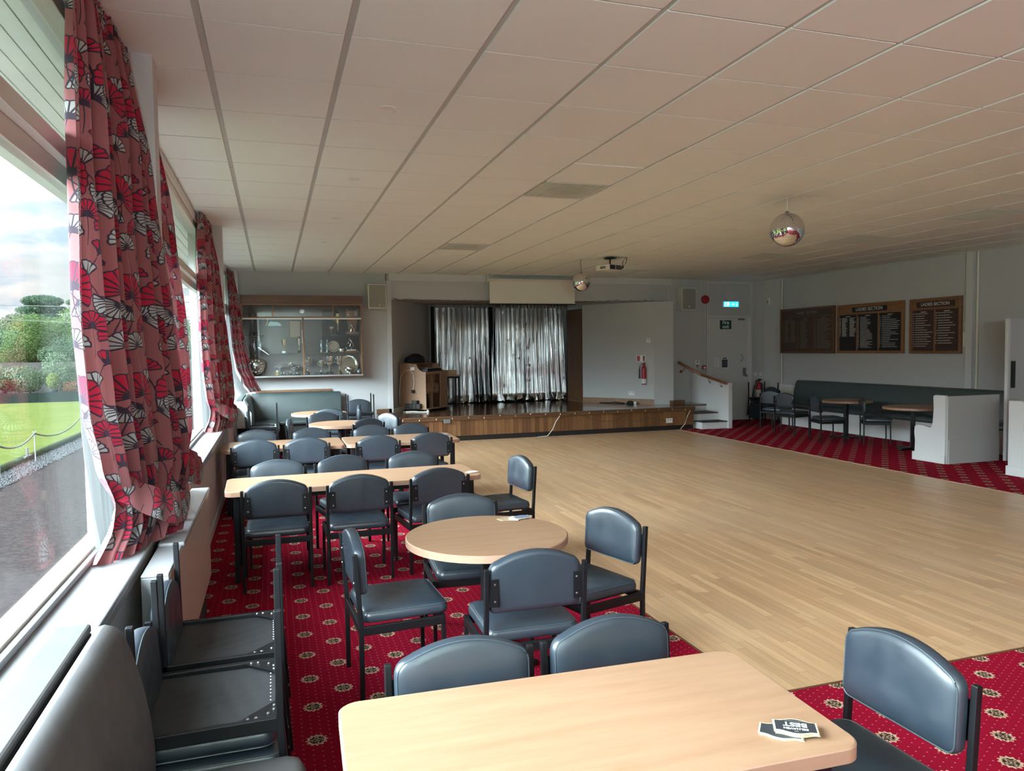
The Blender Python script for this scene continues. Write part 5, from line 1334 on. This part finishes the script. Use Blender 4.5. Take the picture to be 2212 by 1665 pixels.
for sx in (-1, 1):
    for sy in (-1, 1): MB().beam((.16*sx, .16*sy, 0), (.16*sx, .16*sy, .70), .035, .035, (0, 1, 0)).build('leg', K['black_metal'], t)
MB().box(-.17, -.17, .66, .17, .17, .70).build('frame', K['black_metal'], t)
tag(MB().box(-.13, -.09, 0, .13, .09, .11).build('cardboard_box', K['card'], bevel=.004, loc=(3.78, 16.30, STZ+.729)), 'cardboard box on the small table behind the desk', 'box').rotation_euler.z = .3
# bits along the right of the stage
tag(MB().box(-.17, -.06, 0, .17, .06, .085).build('wooden_box', K['teak'], bevel=.004, loc=(8.70, 14.78, STZ)), 'small dark wooden box at the right end of the stage', 'box').rotation_euler.z = .12
o = blobby('black_cable', 'tangle of black cable at the foot of the stage partition', 'cable', [(0, .22), (.02, .28), (.05, .22), (.065, .1)], 'black_matt', (7.78, 15.32, STZ+.001), -.9, 8)
tag(MB().lathe([(.03, 0), (.04, .02), (.035, .05), (.001, .06)], 14).build('white_plug', K['white_p'], smooth=.8, loc=(7.86, 15.20, STZ)), 'white plug lying beside the black cable on the stage', 'plug')
tag(MB().tube([(7.30, 15.92, STZ+.008), (7.45, 15.75, STZ+.01), (7.55, 15.62, STZ+.03), (7.70, 15.45, STZ+.012)], .012, 6).build('black_cable', K['black'], smooth=True), 'black cable trailing along the partition skirting', 'cable')
# fairy lights round the opening and along the stage front
def fairy(label, pts, n, bulb_r, drop=0, mat='amber', seed=2):
    rnd = random.Random(seed); P = [Vector(p) for p in pts]
    seg = [(P[i+1]-P[i]).length for i in range(len(P)-1)]; tot = sum(seg)
    def pos(s):
        s *= tot
        for i, l in enumerate(seg):
            if s <= l or i == len(seg)-1: return P[i].lerp(P[i+1], s/l)
            s -= l
    m = n*3; path = [pos(k/m)+Vector((0, 0, rnd.uniform(-.010, .010)-drop*abs(math.sin(k*.5)))) for k in range(m+1)]
    o = tag(MB().tube(path, .004, 5).build('fairy_lights', K['cord_dark'], smooth=True), label, 'fairy lights', 'strings of fairy lights round the stage')
    for k in range(n):
        p = path[k*3+1]; d = Vector((rnd.uniform(-.4, .4), -.3, rnd.choice((-1, 1)))).normalized()
        MB().tube([p, p+d*bulb_r*2.4], [bulb_r, bulb_r*.4], 6).build('bulb', K[mat], o)
    return o
fairy('dark string of fairy lights pinned across the top of the stage opening', [(2.36, 15.22, 2.835), (4.3, 15.22, 2.80), (4.35, 15.22, 2.805), (6.45, 15.22, 2.80), (7.4, 15.22, 2.84), (8.62, 15.22, 2.835)], 34, .010, .012, 'cord_dark')
fairy('dark string of fairy lights down the right side of the stage opening', [(8.63, 15.215, 2.82), (8.64, 15.215, 2.0), (8.65, 15.215, 1.2), (8.66, 15.215, .50)], 24, .010, 0, 'cord_dark', 6)
fairy('string of fairy lights sagging along the wooden stage front', [(2.2, 13.918, .47), (3.4, 13.918, .465), (4.6, 13.918, .475), (5.6, 13.918, .46), (6.6, 13.918, .478), (7.8, 13.918, .47), (8.6, 13.918, .44)], 20, .010, .018, 'amber', 9)
tag(MB().tube([(6.0, 13.93, .40), (6.15, 13.955, .33), (6.4, 13.958, .26), (6.7, 13.958, .25), (6.95, 13.957, .34), (7.1, 13.955, .38), (7.0, 13.957, .28), (7.25, 13.957, .22), (7.45, 13.957, .31), (7.75, 13.957, .24), (7.95, 13.957, .19)], .005, 5).build('dark_cable', K['cord_dark'], smooth=True), 'thin dark cable looping across the stage boards to the socket', 'cable')
tag(MB().tube([(5.50, 13.93, .41), (5.42, 13.94, .30), (5.34, 13.93, .14), (5.22, 13.90, .02), (5.0, 13.88, .008)], .008, 6).build('white_cable', K['cord_white'], smooth=True), 'white cable hanging down the middle of the stage front', 'cable')
tag(MB().tube([(8.52, 13.93, .42), (8.45, 13.945, .28), (8.38, 13.93, .12), (8.25, 13.90, .01)], .007, 6).build('white_cable', K['cord_white'], smooth=True), 'white cable hanging down the right end of the stage front', 'cable')
o = tag(MB().box(-.065, -.03, -.04, .065, .0, .04).build('transformer', K['grey_metal'], bevel=.008, loc=(3.16, 13.925, .40)), 'grey plug transformer hanging on the left of the stage front', 'transformer')
MB().tube([(-.065, -.015, 0), (-.13, -.01, .01), (-.16, -.005, .03)], .006, 6).build('cord', K['cord_dark'], o)

# =================================================================== OUTSIDE THE WINDOWS
GZ = -.35
def ground(name, x0, y0, x1, y1, z, mat, label, cat, n=(1, 1)):
    return struct(MB().box(x0, y0, z-.3, x1, y1, z).build(name, K[mat]), label, cat)
ground('path', -4.25, -30, -.96, 46, GZ, 'tarmac', 'worn grey path outside the windows', 'path')
ground('gravel', -4.72, -30, -4.25, 40, GZ+.01, 'gravel', 'strip of pale gravel beside the bowling green', 'gravel')
ground('lawn', -46, -30, -4.80, 38.4, GZ-.02, 'green', 'smooth mown bowling green', 'lawn')
ground('bed', -60, 39.3, 10, 90, GZ+.18, 'soil', 'dry planting bed beyond the bowling green', 'flower bed')
ground('terrain', -90, -60, -46, 90, GZ-.05, 'green', 'grass beyond the green', 'grass')
ground('terrain', -4.25, 46, 30, 90, GZ, 'tarmac', 'ground beyond the path', 'ground')
gs = MB(); rnd = random.Random(4)
for k in range(5200):
    x, y = rnd.uniform(-4.74, -4.16), rnd.triangular(5, 40, 9); s = rnd.uniform(.014, .032); z = GZ+.012
    p = [(x+s*math.cos(a), y+s*math.sin(a)*.8, z+rnd.uniform(-.004, .006)) for a in (rnd.uniform(0, 1)+q*PI/2 for q in range(4))]
    gs.add(p+[(x, y, z+s*.9)], [(0, 1, 4), (1, 2, 4), (2, 3, 4), (3, 0, 4)])
tag(gs.build('gravel_stones', K['gravel']), 'loose pale stones in the gravel strip by the green', 'gravel', kind='stuff')
tag(MB().tube([(-4.80, -20, GZ+.04), (-4.80, 10, GZ+.04), (-4.80, 39, GZ+.04)], .085, 14).build('rolled_mat', K['mat'], smooth=.8), 'rolled green mat lying along the edge of the bowling green', 'mat')
tag(MB().box(-46, 38.4, GZ-.05, -4.4, 38.55, GZ+.42).box(-46, 38.55, GZ+.1, -4.4, 39.3, GZ+.2).build('bank_board', K['bank']), 'dark green board along the far bank of the bowling green', 'board')
tag(MB().box(-60, 43.8, GZ, 10, 44.2, GZ+1.75).build('stone_wall', K['stone']), 'low grey stone wall behind the potted shrubs', 'wall')
posts = [(-4.53, 12.6), (-4.53, 14.75), (-4.55, 16.84), (-4.64, 21.02), (-4.66, 25.2), (-4.66, 29.4)]
labs = ['nearest thin rope post at the edge of the green', 'second thin rope post along the green', 'third thin rope post, beside the wooden peg', 'fourth thin rope post along the green', 'fifth thin rope post along the green', 'farthest thin rope post along the green']
for k, (x, y) in enumerate(posts):
    t = thing('rope_post', labs[k], 'post', (x, y, GZ), 0, 'thin posts along the edge of the green')
    MB().tube([(0, 0, -.03), (0, 0, .60)], .011, 6).build('pole', K['grey_metal'], t); MB().tube([(-.03, 0, .62), (0, 0, .56), (.03, 0, .62)], .010, 5).build('fork', K['grey_metal'], t)
    if k < len(posts)-1:
        x2, y2 = posts[k+1]; L = y2-y; P = []
        for i in range(17):
            s = i/16; P.append((x+(x2-x)*s, y+L*s, GZ+.575-(.10+.058*L)*4*s*(1-s)*.62))
        tag(MB().tube(P, .016, 6).build('white_rope', K['rope'], smooth=True), ['slack white rope between the first two rope posts', 'slack white rope between the second and third rope posts', 'slack white rope between the third and fourth rope posts', 'slack white rope between the fourth and fifth rope posts', 'slack white rope between the last two rope posts'][k], 'rope', 'ropes along the edge of the green')
t = thing('wooden_peg', 'little pale wooden peg and board on the rolled mat', 'peg', (-4.74, 17.0, GZ)); MB().box(-.02, -.02, 0, .02, .02, .28).build('peg', K['rope'], t); MB().box(-.03, -.20, .09, .03, .22, .115).build('board', K['rope'], t)
# --- planting
def leaves(n, shells, size, seed, up=.3):
    """leaf cards scattered through ellipsoids given as (cx, cy, cz, rx, ry, rz)"""
    rnd = random.Random(seed); b = MB(); vol = [s[3]*s[4]*s[5] for s in shells]; tv = sum(v**.67 for v in vol)
    for s, v in zip(shells, vol):
        for _ in range(int(n*v**.67/tv)):
            d = Vector((rnd.gauss(0, 1), rnd.gauss(0, 1), rnd.gauss(0, 1))).normalized(); r = rnd.uniform(.55, 1.0)**.5
            c = Vector((s[0]+s[3]*d.x*r, s[1]+s[4]*d.y*r, s[2]+s[5]*d.z*r))
            nn = (d+Vector((rnd.gauss(0, .6), rnd.gauss(0, .6), rnd.gauss(0, .6)+up))).normalized()
            a = nn.cross(Vector((0, 0, 1)) if abs(nn.z) < .9 else Vector((1, 0, 0))).normalized(); e = nn.cross(a)
            q = rnd.uniform(0, 6.28); a, e = a*math.cos(q)+e*math.sin(q), e*math.cos(q)-a*math.sin(q)
            k = size*rnd.uniform(.6, 1.3)
            b.add([c-a*k, c+e*k*.45+nn*k*.1, c+a*k, c-e*k*.45+nn*k*.1], [(0, 1, 2, 3)])
    return b
def tree_proto(name, label, shells, n, size, mat, h, seed, trunk=.14):
    t = thing(name, label, 'tree', (0, 0, 0), 0, 'trees behind the bowling green')
    b = MB().tube([(0, 0, -.1), (.05, .03, h*.3), (.0, .0, h*.62)], [trunk, trunk*.75, trunk*.4], 8)
    rnd = random.Random(seed)
    for s in shells[:4]: b.tube([(.03, .0, h*.35), ((s[0])*.6, s[1]*.6, (h*.35+s[2])*.5), (s[0], s[1], s[2])], [trunk*.5, trunk*.3, trunk*.1], 6)
    b.build('trunk', K['bark'], t, smooth=.9)
    leaves(n, shells, size, seed).build('crown', K[mat], t, recalc=False)
    return t
rnd = random.Random(8)
def blobs(k, R, H, seed):
    r = random.Random(seed); out = [(0, 0, H*.62, R*.75, R*.75, H*.36)]
    for i in range(k):
        a = 6.28*i/k+r.uniform(-.3, .3); q = r.uniform(.35, .62)*R; out.append((q*math.cos(a), q*math.sin(a), H*r.uniform(.38, .82), R*r.uniform(.38, .55), R*r.uniform(.38, .55), H*r.uniform(.16, .26)))
    return out
TA = tree_proto('broadleaf_tree', 't', blobs(8, 3.0, 7, 1), 20000, .085, 'leaf_a', 7, 1)
TB = tree_proto('broadleaf_tree', 't', blobs(7, 2.6, 6, 2), 18000, .085, 'leaf_b', 6, 2)
TY = tree_proto('broadleaf_tree', 't', blobs(7, 2.6, 6, 3), 17000, .085, 'leaf_y', 6, 3)
TP = tree_proto('pine_tree', 't', [(0, 0, 9.3, 2.0, 2.0, .75), (-1.2, .3, 8.4, 1.5, 1.3, .5), (1.3, -.3, 8.2, 1.5, 1.3, .5), (.2, .2, 7.5, 2.1, 1.6, .45)], 13000, .09, 'leaf_c', 10, 4)
specs = [(TA, -13.8, 52, 1.02, 'leafy green tree at the left edge of the view behind the green'), (TB, -11.6, 50.5, .86, 'blue-green tree to the right of the leafy one behind the green'), (TY, -10.9, 54, 1.02, 'yellow-green tree in the middle of the trees behind the green'),
         (TA, -8.6, 51, .88, 'leafy green tree beside the nearest curtain behind the green'), (TY, -9.0, 57, 1.12, 'yellow-green tree standing farther back beside the nearest curtain'), (TB, -15.6, 56, 1.25, 'tall blue-green tree at the far left of the view'),
         (TP, -13.2, 66, 1.0, 'dark flat-topped pine standing above the other trees'), (TP, -17.4, 68, .93, 'dark pine at the left on the skyline'), (TP, -9.6, 70, .86, 'dark pine on the skyline beside the nearest curtain'), (TA, -6.2, 53, .95, 'green tree seen through the middle bay'),
         (TB, -4.0, 51, 1.0, 'blue-green tree seen through the middle bay'), (TY, -18.6, 53, 1.05, 'yellow-green tree beyond the left edge of the view'), (TA, -21.5, 51, 1.0, 'leafy tree well left of the view'), (TB, -1.5, 52, 1.0, 'blue-green tree at the end of the path'), (TA, -12.3, 60, 1.3, 'tall leafy tree behind the middle of the tree row'), (TB, -16.9, 62, 1.35, 'tall blue-green tree behind the left of the tree row'), (TB, -7.4, 61, 1.25, 'tall blue-green tree behind the right of the tree row')]
seen = set()
for p, x, y, s, lab in specs:
    if p.name in seen: o = dup(p, lab, (x, y, GZ), rnd.uniform(0, 6))
    else: seen.add(p.name); o = p; o.location = (x, y, GZ); o['label'] = lab
    s *= .74 if p is TP else .67; o.scale = (s*1.1, s*1.1, s)
def shrub(label, x, y, h, r, mat, seed, pot=False):
    t = thing('shrub', label, 'shrub', (x, y, GZ+.18), 0, 'shrubs in the bed beyond the green'); z0 = .28 if pot else 0
    leaves(2600, [(0, 0, z0+h*.55, r, r, h*.45), (r*.4, 0, z0+h*.4, r*.6, r*.6, h*.3), (-r*.4, .1, z0+h*.45, r*.55, r*.55, h*.32)], .06, seed, .2).build('foliage', K[mat], t, recalc=False)
    b = MB(); q = random.Random(seed)
    for k in range(5): a = 1.26*k; b.tube([(0, 0, z0-.02), (r*.3*math.cos(a), r*.3*math.sin(a), z0+h*.4), (r*.6*math.cos(a), r*.6*math.sin(a), z0+h*.8)], [.018, .012, .005], 5)
    b.build('stem', K['bark'], t)
    if pot: MB().lathe([(.15, 0), (.20, .28), (.215, .28), (.215, .32), (.18, .32), (.17, .26)], 16).build('pot', K['black'], t, smooth=.6)
for q in [('pale leaved shrub at the left edge beyond the green', -12.9, 41.0, 1.7, 1.0, 'leaf_d', 1), ('pale bushy shrub second from the left beyond the green', -11.5, 40.8, 1.5, .95, 'leaf_d', 2), ('tall silvery shrub in the middle of the bed', -10.0, 41.2, 2.1, .75, 'leaf_d', 3),
          ('green shrub by the nearest curtain beyond the green', -8.4, 41.0, 1.45, .9, 'leaf_a', 4), ('pale shrub half behind the nearest curtain', -7.0, 41.0, 1.6, .9, 'leaf_d', 5), ('low rusty plant right of the tall silvery shrub', -9.1, 40.1, .7, .55, 'rust_leaf', 6), ('small conifer in a black pot at the front of the bed', -9.9, 39.8, .8, .25, 'leaf_y', 7, True), ('dark shrub in a pot at the left of the bed', -12.0, 39.9, .7, .35, 'leaf_b', 8, True), ('shrub in the bed seen through the middle bay', -5.6, 41, 1.6, .9, 'leaf_a', 9), ('far shrub left of the view beyond the green', -14.6, 41, 1.6, .9, 'leaf_d', 10)]: shrub(*q)
for k, (z0, z1) in enumerate(((4.15, 4.0), (3.55, 3.25))):
    tag(MB().tube([(-24, 40, z0+.6), (-14, 40, z0), (-9, 40, z1+.05), (-2, 40, z1+.4)], .016, 5).build('overhead_wire', K['rope'], smooth=True), ['upper pale overhead wire crossing in front of the trees', 'lower pale overhead wire crossing in front of the trees'][k], 'wire')
# eaves over the windows
e = MB(); x = -.96
while x > -1.62: e.box(x-.093, -12, 3.30, x-.004, 17, 3.325); x -= .097
struct(e.build('roof_soffit', K['soffit']), 'white boarded eaves over the windows', 'roof')
struct(MB().box(-1.75, -12, 3.15, -1.62, 17, 3.55).box(-1.75, -12, 3.325, -.96, 17, 3.5).build('roof_fascia', K['soffit']), 'white fascia board of the eaves', 'roof')
struct(MB().box(-1.75, YN-.4, 3.5, XR+.5, 18.5, 3.6).build('roof_deck', K['dark']))
struct(MB().box(-.95, YB+.2, -.4, -.90, 18.5, 3.5).box(-.95, 18.3, -.4, XR+.3, 18.5, 3.5).build('wall_outer', K['wall_lt']))
